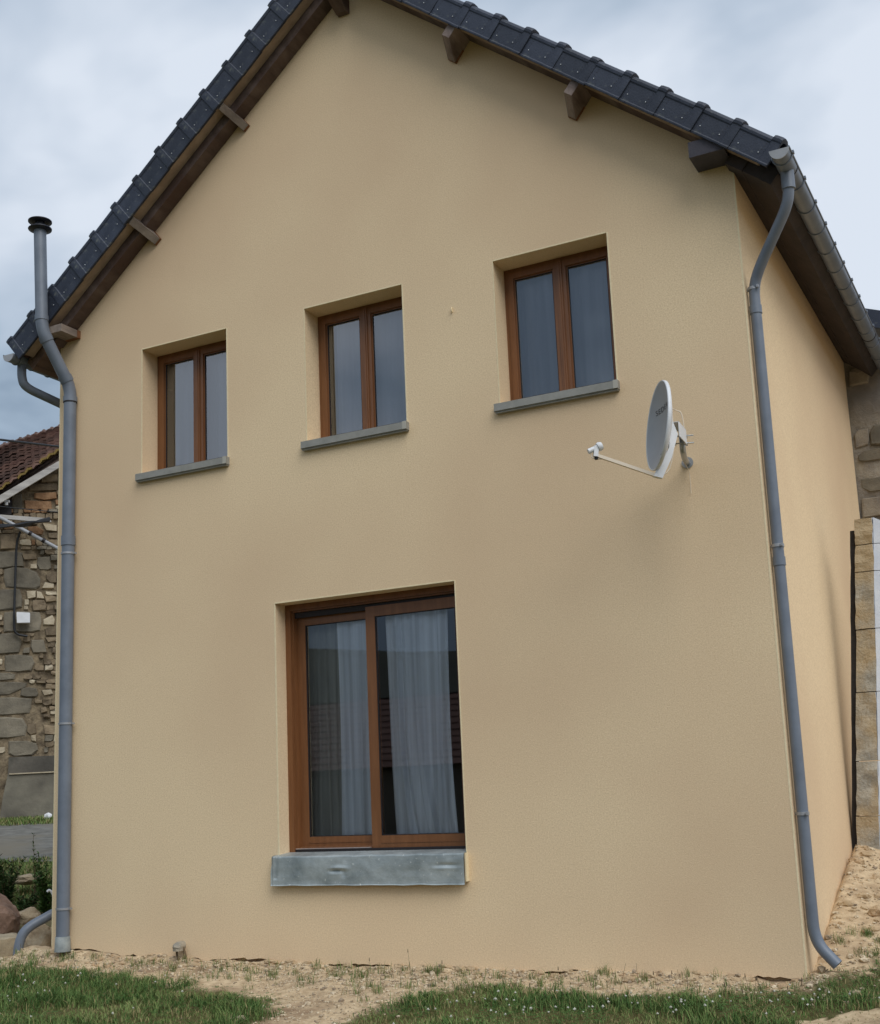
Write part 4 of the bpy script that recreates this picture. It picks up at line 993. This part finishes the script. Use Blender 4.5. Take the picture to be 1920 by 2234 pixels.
# roof: rows of tiles between the rake board and the ridge
def bil(s, t):   # s across the picture, t up the slope
    def P_(px, py, D):
        d = ray(px, py); h = hypot(d.x, d.y); return CAM+d*(D/h)
    A, B, C_, D_ = P_(-70, 1128, 23.2), P_(170, 966, 23.2), P_(170, 926, 26.0), P_(-70, 1004, 27.6)
    return A.lerp(B, s).lerp(D_.lerp(C_, s), t)
nrow = 14; ncol = 15; rn_ = (bil(1, 0)-bil(0, 0)).cross(bil(0, 1)-bil(0, 0)).normalized()
if rn_.z < 0: rn_ = -rn_
tile_me = []
mb = MB(); cntt = 0
s_a, s_b = .0, 1.
for r_ in range(nrow):
    t0, t1 = r_/nrow, (r_+1.12)/nrow
    for c in range(ncol):
        s0, s1 = c/ncol, (c+1)/ncol
        jt = rng.uniform(-.12, .12)/nrow
        a, b, c2, d2 = bil(s0, t0+jt), bil(s1, t0+jt), bil(s1, t1), bil(s0, t1)
        mid0 = (a+b)/2+rn_*.03; mid1 = (c2+d2)/2+rn_*.02; l_ = .095+rng.uniform(0, .02)
        a, b, mid0 = a+rn_*l_, b+rn_*l_, mid0+rn_*l_
        tm = MB() if (.25 < s0 < .85) and cntt < 300 else mb
        tm.add([a, mid0, b, c2, mid1, d2, a-rn_*.04, mid0-rn_*.04, b-rn_*.04], [(0, 1, 4, 5), (1, 2, 3, 4), (0, 6, 7, 1), (1, 7, 8, 2)], 0)
        if tm is not mb:
            tm.build('roof_tile', M['lichen'] if r_ == 0 and rng.random() < .5 else M['redtile'], sh); cntt += 1
o = mb.build('roof', M['redtile'], sh); tag(o, kind='stuff')
mb = MB(); k = [bil(0, 0)-rn_*.06, bil(1, 0)-rn_*.06, bil(1, 1)-rn_*.06, bil(0, 1)-rn_*.06]; mb.prism(k, -rn_*.08); mb.build('roof_lining', M['oldwood2'], sh)
for c in range(14):
    a, b = bil(c/14, 1), bil((c+.93)/14, 1); mb = MB(); mb.tube([a-rn_*.02, a-rn_*.02+(b-a)*.88, b-rn_*.02], .1, 12, rs=[.11, .13, .15]); mb.build('ridge_tile', M['redtile'], sh)
mb = MB(); q = [(-70, 1121), (180, 975), (180, 989), (-70, 1140)]
mb.prism([wp(a, b, .42) for a, b in q][::-1], -LN*.05); mb.build('rake_board', M['greyboard'], sh)
mb = MB(); q = [(-70, 1140), (26, 1088), (25, 1122), (-70, 1122)]; mb.prism([wp(a, b, .12) for a, b in q][::-1], -LN*.06); mb.build('opening', M['rubber'], sh)  # dark plate for the opening, the void's darkness put into its colour
mb = MB(); q = [(-70, 1117), (100, 1130), (112, 1136), (112, 1139), (60, 1136), (-70, 1124)]; mb.prism([wp(a, b, .30) for a, b in q][::-1], -LN*.08); mb.build('metal_strip', M['greyboard'], sh)
mb = MB(); mb.tube([wp(-60, 1098, .35), wp(15, 1137, .30), wp(127, 1197, .25), wp(180, 1224, .25)], .035, 10); pg = mb.build('downpipe', M['pvc2'], sh)
for a, b in ((66, 1163.5), (95, 1179)):
    p = wp(a, b, .285); q = wp(a+2, b+1, .285); d_ = (q-p).normalized(); ringclamp(pg, p, .045, d_, .05, M['rubber'], 'clamp')
mb = MB(); mb.tube(bez([wp(44, 1160, .25), wp(36, 1185, .14), wp(34, 1240, .12), wp(30, 1365, .12), wp(34, 1384, .12), wp(60, 1388, .12)], 5, .4), .022, 8); mb.build('cable', M['wire'], sh)
mb = MB(); q = [(36, 1336.5), (38, 1335), (64, 1336.5), (65.5, 1338), (65.5, 1358), (37, 1358.5)]; mb.prism([wp(a, b, .24) for a, b in q][::-1], -LN*.14)
tag(mb.build('meter_box', M['white'], origin=wp(50, 1348, .2)), 'small white box fixed to the stone house wall beside the black cable', 'electric box')
mb = MB(); p = wp(14, 1096, .3); mb.tube([p, p+Vector((0, 0, -.05))], .03, 8); mb.tube([p+Vector((-.04, 0, .02)), p+Vector((.04, .03, .02))], .025, 8)
tag(mb.build('insulator', M['white'], origin=p), 'tiny white wire insulator in the dark opening under the grey board of the stone house', 'insulator')
# cables in the air
def cable(p0, p1, r, sag, label, seg=16):
    p0, p1 = Vector(p0), Vector(p1); mb = MB()
    mb.tube([p0.lerp(p1, i/seg)-Vector((0, 0, sag*4*(i/seg)*(1-i/seg))) for i in range(seg+1)], r, 8)
    tag(mb.build('overhead_cable', M['wire'], origin=p0), label, 'cable')
def P3(px, py, D):
    d = ray(px, py); h = hypot(d.x, d.y); return CAM+d*(D/h)
cable(P3(-160, 940, 18), P3(150, 977, 20), .018, .0, 'thick black cable crossing the sky in front of the red tile roof')
cable(P3(-120, 1089, 22), P3(150, 1119, 22.6), .008, .02, 'thin wire running below the white insulator across the stone house')
bun = empty('cable_bundle', P3(50, 1145, 22.4), 'twisted bundle of black cables clamped to the stone house wall by the grey strip', 'cable bundle')
for k in range(4):
    mb = MB(); mb.tube(bez([P3(-90, 1150+k*2.5, 21.5), P3(20, 1144+k*1.5, 22.4), P3(52+k*5, 1150-k*4, 22.8), P3(84, 1136+k, 23.0), P3(108, 1130+k*2, 23.1)], 6, .5), .022, 7); mb.build('strand', M['wire'], bun)

# ------------------------------------------------------------------ LEFT: slab, boulders, plants
def lpos(px, py, D): return P3(px, py, D)
c = lpos(6, 2052, 12.55)
mb = MB(); cns = [P3(-120, 2052, 12.3), P3(42, 2043, 12.45), P3(36, 2030, 12.9), P3(-120, 2036, 12.9)]; cns = [Vector((p.x, p.y, .045)) for p in cns]
n_ = 14; vs = []
for j in range(n_+1):
    for i in range(n_*2+1):
        p = cns[0].lerp(cns[1], i/(n_*2)).lerp(cns[3].lerp(cns[2], i/(n_*2)), j/n_); e_ = min(j, i, n_*2-i)/2
        vs.append(p+Vector((0, 0, .010*noise.noise(p*12)-.012*max(0, 1-e_))))
w_ = n_*2+1
fs = [(j*w_+i, j*w_+i+1, (j+1)*w_+i+1, (j+1)*w_+i) for j in range(n_) for i in range(n_*2)]
k0 = len(vs); vs += [Vector((v_[0], v_[1], -.3)) for v_ in vs[:w_]]+[Vector((vs[j*w_+w_-1][0], vs[j*w_+w_-1][1], -.3)) for j in range(n_+1)]
fs += [(i, k0+i, k0+i+1, i+1) for i in range(w_-1)]+[(j*w_+w_-1, k0+w_+j, k0+w_+j+1, (j+1)*w_+w_-1) for j in range(n_)]
mb.add(vs, fs, 0, False)
tag(mb.build('concrete_slab', M['slabc'], origin=tuple(cns[1])), 'low cast concrete slab on the ground left of the curved pipe foot', 'slab')
rng = random.Random(5)
r1 = rock('boulder', P3(-12, 2004, 13.6), (.30, .26, .27), M['rock_brown'], rng, sub=4, rough=.12); tag(r1, 'big rounded brown boulder just above the cast concrete slab', 'boulder')
r2 = rock('boulder', P3(58, 2000, 14.0), (.165, .13, .095), M['rock_pale'], rng, sub=3, rough=.2); tag(r2, 'small angular pale rock touching the big brown boulder', 'rock')
r3 = rock('boulder', P3(90, 2062, 12.35), (.17, .17, .20), M['rock_pale'], rng, sub=4, rough=.35); tag(r3, 'pale broken stone lump under the curved pipe by the house corner', 'rock')
r4 = rock('boulder', P3(62, 1918, 15.2), (.20, .14, .06), M['rock_pale'], rng, sub=3, rough=.3); tag(r4, 'flat pale stone between the dark shrub and the leafy shrub by the road', 'rock')
r5 = rock('litter_stone', P3(106, 1783, 22.9), (.07, .06, .10), M['white'], rng, sub=2, rough=.5); tag(r5, 'small white lump at the foot of the stained wall beside the road verge', 'stone')
mb = MB(); mb.tube(bez([P3(103, 1946, 13.2), P3(107, 1941, 13.2), P3(114, 1947, 13.2), P3(118, 1962, 13.2)], 5, .04), .012, 8)
tag(mb.build('pipe_elbow', M['white'], origin=P3(110, 1945, 13.2)), 'little white pipe elbow poking out behind the house corner with the flue pipe', 'pipe')
def bush(px, py, D, hgt, rad, nst, seed, label, feather=True, matl='shrub', leafn=34, lw=.004):
    rng = random.Random(seed); p0 = P3(px, py, D); p0 = Vector((p0.x, p0.y, height(p0.x, p0.y)))
    e_ = empty('shrub', p0, label, 'shrub'); st_ = MB(); lf = MB()
    for s in range(nst):
        a = rng.uniform(0, 2*pi); lean = rng.uniform(.1, 1)*rad; h = hgt*rng.uniform(.55, 1)
        tip = p0+Vector((cos(a)*lean, sin(a)*lean, h)); mid = p0.lerp(tip, .5)+Vector((-cos(a), -sin(a), 0))*lean*.15
        pts = [p0+Vector((cos(a), sin(a), 0))*.02, mid, tip]; st_.tube(pts, .004, 5, rs=[.006, .004, .0015])
        for k in range(leafn):
            t = rng.uniform(.12, 1); q = (pts[0]*(1-t)**2+mid*2*t*(1-t)+tip*t*t); b = rng.uniform(0, 2*pi)
            dv = Vector((cos(b), sin(b), rng.uniform(.1, .9))).normalized(); ln = rng.uniform(.04, .10)*(1.2-t*.6); sd2 = dv.cross(Vector((rng.uniform(-1, 1), rng.uniform(-1, 1), 1))).normalized()*rng.uniform(lw, lw*2.2)
            lf.add([q-sd2, q+sd2, q+dv*ln*.6+sd2*.8, q+dv*ln, q+dv*ln*.6-sd2*.8], [(0, 1, 2, 3, 4)])
    st_.build('stem', M['stem'], e_); lf.build('leaves', M[matl], e_)
bush(12, 1975, 14.7, .62, .22, 22, 1, 'dark green feathery shrub directly behind the brown boulder', leafn=60)
bush(103, 1975, 14.2, .62, .14, 16, 2, 'leafy green shrub tight against the house corner below the road', leafn=60, lw=.006, matl='leaf_b')
bush(76, 1965, 14.6, .84, .07, 3, 3, 'thin wispy sapling in front of the road', leafn=46, matl='leaf_b')
bush(50, 1965, 14.4, .22, .24, 16, 4, 'low dark weeds behind the small pale rock', leafn=40)
bush(-14, 1960, 15.0, .55, .2, 16, 14, 'bushy green weed cut by the left picture edge', leafn=50, matl='leaf_b')

# ------------------------------------------------------------------ grass, gravel, clover (uncountable ground cover)
def scatter_mesh(name, gen, mats, label=None):
    mb = MB(); gen(mb); o = mb.build(name, mats); tag(o, kind='stuff'); return o
rng = random.Random(77)
def ground_z(x, y):
    p = Vector((x, y, 0)); return height(x, y)+dirt_strip(x, y)+.022*noise.noise(p*2.2)+.014*noise.noise(p*7)+.009*noise.noise(p*19)
def blade(V, F, MI, SMm, x, y, z, h, w, lean, a, mi, seg=2):
    c, s = cos(a), sin(a); ca, sa = -s*w, c*w; k = len(V)
    V.append((x-ca, y-sa, z-.01)); V.append((x+ca, y+sa, z-.01))
    V.append((x+c*lean*.35-ca*.8, y+s*lean*.35-sa*.8, z+h*.6)); V.append((x+c*lean*.35+ca*.8, y+s*lean*.35+sa*.8, z+h*.6)); V.append((x+c*lean, y+s*lean, z+h))
    F.append((k, k+1, k+3, k+2)); F.append((k+2, k+3, k+4)); MI += [mi, mi]; SMm += [False, False]
def grass():
    mb = MB(); V, F, MI, SM_ = mb.v, mb.f, mb.mi, mb.sm; n = 0
    while n < 190000:
        x = rng.uniform(-9.3, 2.4); y = rng.uniform(-3.2, .5)
        if y < -2.2 and rng.random() < .6: n += 1; continue
        n += 1
        g = grass_amount(x, y)
        if rng.random() > g: continue
        cl = noise.noise(Vector((x*1.4, y*1.9, 11))); cl2 = noise.noise(Vector((x*5, y*6, 4)))
        if cl2 < -.46: continue
        lush = smooth(-.25, .35, cl+.35*cl2)
        if -6.9 < x < -4.6 and -1.5 < y: lush = max(lush, .75)
        h = lerp(.016, .060, lush)*rng.uniform(.35, 1.5)*(.4+.6*g); w = rng.uniform(.0014, .0034)
        if rng.random() < .01: h *= 2.0
        r_ = rng.random(); mi = 2 if r_ < .06+.30*(1-lush) else (1 if r_ < .12+.50*lush else 0)
        blade(V, F, MI, SM_, x, y, ground_z(x, y), h, w, h*rng.choice((.3, .6, .9, 1.4, 2.0))*rng.uniform(.6, 1.1), rng.uniform(0, 2*pi), mi)
    # thin tufts on the bare strip
    for k in range(330):
        if k < 250: tx, ty = rng.uniform(-7, .9), -.06-abs(rng.gauss(0, .32))
        else: tx, ty = rng.uniform(.1, 1.2), rng.uniform(-.4, .9)
        if XL < tx < 0 and ty > -.02: continue
        for q in range(rng.randint(4, 30)):
            x = tx+rng.gauss(0, .022); y = min(ty+rng.gauss(0, .02), -.01 if XL < tx < 0 else 9); h = rng.uniform(.02, .075)
            blade(V, F, MI, SM_, x, y, ground_z(x, y), h, rng.uniform(.0012, .0024), h*rng.uniform(.2, 1.2), rng.uniform(0, 2*pi), rng.choice((0, 0, 1, 2)))
    o = mb.build('grass', [M['leaf_a'], M['leaf_b'], M['leaf_c']]); tag(o, kind='stuff')
grass()
def clover():
    mb = MB(); n = 0
    while n < 42000:
        x = rng.uniform(-9, 2.2); y = rng.uniform(-3, .3); n += 1
        g = grass_amount(x, y); cl = noise.noise(Vector((x*1.7+8, y*2.2, 3)))
        if cl < -.02 or rng.random() > g: continue
        z = ground_z(x, y)+rng.uniform(.012, .045); r_ = rng.uniform(.005, .010); a0 = rng.uniform(0, 6.28)
        for k in range(3):
            a = a0+k*2.09; c, s = cos(a), sin(a)
            mb.add([(x, y, z), (x+r_*(c*.8-s*.55), y+r_*(s*.8+c*.55), z+.003), (x+r_*1.5*c, y+r_*1.5*s, z+.001), (x+r_*(c*.8+s*.55), y+r_*(s*.8-c*.55), z+.003)], [(0, 1, 2, 3)])
    o = mb.build('clover_leaves', M['leaf_d']); tag(o, kind='stuff')
clover()
def flowers():
    mb = MB(); cl = [(-1.9, -1.15), (-1.75, -1.0), (-.8, -.95), (-.55, -.85), (.15, -.55), (.25, -.75), (-5.6, -1.3), (-1.2, -1.1)]
    ic = []
    for k in range(150):
        if rng.random() < .6:
            c = rng.choice(cl); x, y = c[0]+rng.gauss(0, .18), c[1]+rng.gauss(0, .16)
        else: x, y = rng.uniform(-7.5, 1.2), rng.uniform(-2.2, -.4)
        if grass_amount(x, y) < .5: continue
        z = ground_z(x, y)+rng.uniform(.04, .075); r_ = rng.uniform(.006, .011)
        vs = [(x, y, z+r_), (x+r_, y, z), (x, y+r_, z), (x-r_, y, z), (x, y-r_, z), (x, y, z-r_)]
        vs = [(a+rng.uniform(-.002, .002), b+rng.uniform(-.002, .002), c_+rng.uniform(-.002, .002)) for a, b, c_ in vs]
        mb.add(vs, [(0, 1, 2), (0, 2, 3), (0, 3, 4), (0, 4, 1), (5, 2, 1), (5, 3, 2), (5, 4, 3), (5, 1, 4)])
    o = mb.build('clover_flowers', M['flower']); tag(o, kind='stuff')
flowers()
def stalks():
    mb = MB()
    for k in range(46):
        x = rng.uniform(-3.0, .5) if k < 34 else rng.uniform(-7, 0); y = rng.uniform(-.55, -.10)
        z = ground_z(x, y); h = .04+.13*rng.random()**2; a = rng.uniform(-.35, .35)*h; w = .0015
        mb.add([(x-w, y, z-.01), (x+w, y, z-.01), (x+a+w*.6, y, z+h), (x+a-w*.6, y, z+h)], [(0, 1, 2, 3)])
        if rng.random() < .5: mb.add([(x+a-.004, y-.001, z+h-.004), (x+a+.004, y-.001, z+h-.004), (x+a+.002, y-.001, z+h+.02), (x+a-.002, y-.001, z+h+.02)], [(0, 1, 2, 3)])
    o = mb.build('seed_stalks', M['stem']); tag(o, kind='stuff')
stalks()
def gravel():
    bm = bmesh.new(); bmesh.ops.create_icosphere(bm, subdivisions=1, radius=1); bv = [v_.co.copy() for v_ in bm.verts]; bf = [tuple(v_.index for v_ in f.verts) for f in bm.faces]; bm.free()
    mb = MB(); n = 0
    while n < 13000:
        n += 1
        u_ = rng.random()
        if u_ < .55: x = rng.uniform(-7.2, .35); y = -abs(rng.gauss(0, .30))-.01
        elif u_ < .8: x = rng.uniform(-3.8, -2.2); y = rng.uniform(-2.6, -.1)
        else: x = rng.uniform(.02, 1.3); y = rng.uniform(-.5, 2.4)
        if grass_amount(x, y) > .55 and y < .1 and rng.random() < .9: continue
        if XL < x < 0 and y > -.02: continue
        s = min(.030, .0028+rng.expovariate(1/.0036)); 
        if x > 0: s *= 1.35
        z = ground_z(x, y) if x < 0.9 else height(x, y)
        sx, sy, sz = s*rng.uniform(.8, 1.5), s*rng.uniform(.8, 1.3), s*rng.uniform(.45, .9); a = rng.uniform(0, 6.28); c, s_ = cos(a), sin(a)
        vs = []
        for p in bv:
            j = rng.uniform(.72, 1.15); px_, py_, pz_ = p.x*sx*j, p.y*sy*j, p.z*sz*j; vs.append((x+px_*c-py_*s_, y+px_*s_+py_*c, z+pz_+sz*.35))
        mb.add(vs, bf, 0 if rng.random() < .74 else (1 if rng.random() < .6 else 2))
    o = mb.build('gravel', [M['dryrubble'], M['pebble_d'], M['rock_pale']]); tag(o, kind='stuff')
gravel()
# larger loose lumps at the right hand corner and along the foot of the wall
rng = random.Random(31)
lumps = [(.32, 1.05, .075, 'pale angular lump of rubble highest on the heap beside the side wall'), (.50, .80, .055, 'grey pale lump of rubble lower on the heap near the pipe mouth')]
for x, y_, s, lab in lumps:
    o = rock('rubble_lump', (x, y_, ground_z(x, y_)+s*.3), (s, s*.8, s*.6), M['rubble'], rng, sub=2); tag(o, lab, 'stone')
def clods():
    mb = MB(); bm = bmesh.new(); bmesh.ops.create_icosphere(bm, subdivisions=2, radius=1); bv = [v_.co.copy() for v_ in bm.verts]; bf = [tuple(v_.index for v_ in f.verts) for f in bm.faces]; bm.free()
    for k in range(420):
        if k < 280: x, y = rng.uniform(-6.5, -.05), -abs(rng.gauss(0, .10))-.012; s = .008+rng.expovariate(1/.011)
        else: x, y = rng.uniform(.05, .9), rng.uniform(.0, 2.2); s = .010+rng.expovariate(1/.013)
        s = min(s, .045)
        z = ground_z(x, y); off = Vector((rng.uniform(-9, 9),)*3); f_ = rng.uniform(.9, 1.6)
        vs = []
        for p in bv:
            q = p*(1+.55*noise.noise(p*1.7+off)+.25*noise.noise(p*4+off)); vs.append((x+q.x*s*f_, y+q.y*s*.8, z+q.z*s*.6))
        mb.add(vs, bf, 0, False)
    o = mb.build('spilled_mortar', M['rubble']); tag(o, kind='stuff')
clods()
# weeds by the verge across the road
def verge():
    mb = MB(); V, F, MI, SM_ = mb.v, mb.f, mb.mi, mb.sm
    for k in range(12000):
        px = rng.uniform(-120, 150); D = rng.uniform(21.6, 23.3) if k < 6000 else rng.uniform(14.3, 17.35); p = polar(px, D)
        if p.x > -6.7: continue
        z = height(p.x, p.y); h = rng.uniform(.03, .10)
        blade(V, F, MI, SM_, p.x, p.y, z, h, .007, h*.6, rng.uniform(0, 6.28), 0 if rng.random() < .75 else 1)
    o = mb.build('verge_grass', [M['leaf_a'], M['leaf_c']]); tag(o, kind='stuff')
verge()

# ------------------------------------------------------------------ what the glass mirrors: a wooded ridge and a tiled house behind the viewer
mb = MB(); n = 70; vs = []
for i in range(n+1):
    a = radians(-175+i*170/n); R_ = 260
    x, y = R_*cos(a), R_*sin(a)
    hh = 31+6*noise.noise(Vector((a*2.2, 0, 0)))+2*noise.noise(Vector((a*9, 1, 0)))-5*cos(a)
    for rr, zz in ((.72, -3), (.85, hh*.55), (1, hh), (1.25, -3)): vs.append((x*rr, y*rr, zz+(1.2*noise.noise(Vector((a*40, rr*9, 0))) if zz > 0 else 0)))
mb.add(vs, [(i*4+k, (i+1)*4+k, (i+1)*4+k+1, i*4+k+1) for i in range(n) for k in range(3)], 0, False)
tag(mb.build('hills', M['hill']), kind='structure')
fh = empty('far_house', (-22, -35, -.6), 'tiled house standing behind the viewer, seen only mirrored in the tall window', 'house')
bx0, bx1, by0, by1 = -36, -8, -46, -35
mb = MB(); mb.box((bx0, by0, -.8), (bx1, by1, 2.5)); mb.build('wall', M['farwall'], fh)
mb = MB(); vs = []; nr = 11
for i in range(nr+1):
    t = i/nr; yy = lerp(by1+.6, (by0+by1)/2, t); zz = lerp(2.3, 5.6, t)
    vs += [(bx0-.5, yy, zz), (bx1+.5, yy, zz), (bx0-.5, yy, zz-.06), (bx1+.5, yy, zz-.06)]
fs = []
for i in range(nr): fs += [(i*4, i*4+1, (i+1)*4+3, (i+1)*4+2), ((i+1)*4+2, (i+1)*4+3, (i+1)*4+1, (i+1)*4)]
mb.add(vs, fs); mb.prism([(bx0-.5, (by0+by1)/2, 5.6), (bx0-.5, by0-.6, 2.3), (bx0-.5, by0-.6, 2.2), (bx0-.5, (by0+by1)/2, 5.4)], (bx1-bx0+1, 0, 0)); mb.build('roof', M['fireclay'], fh)
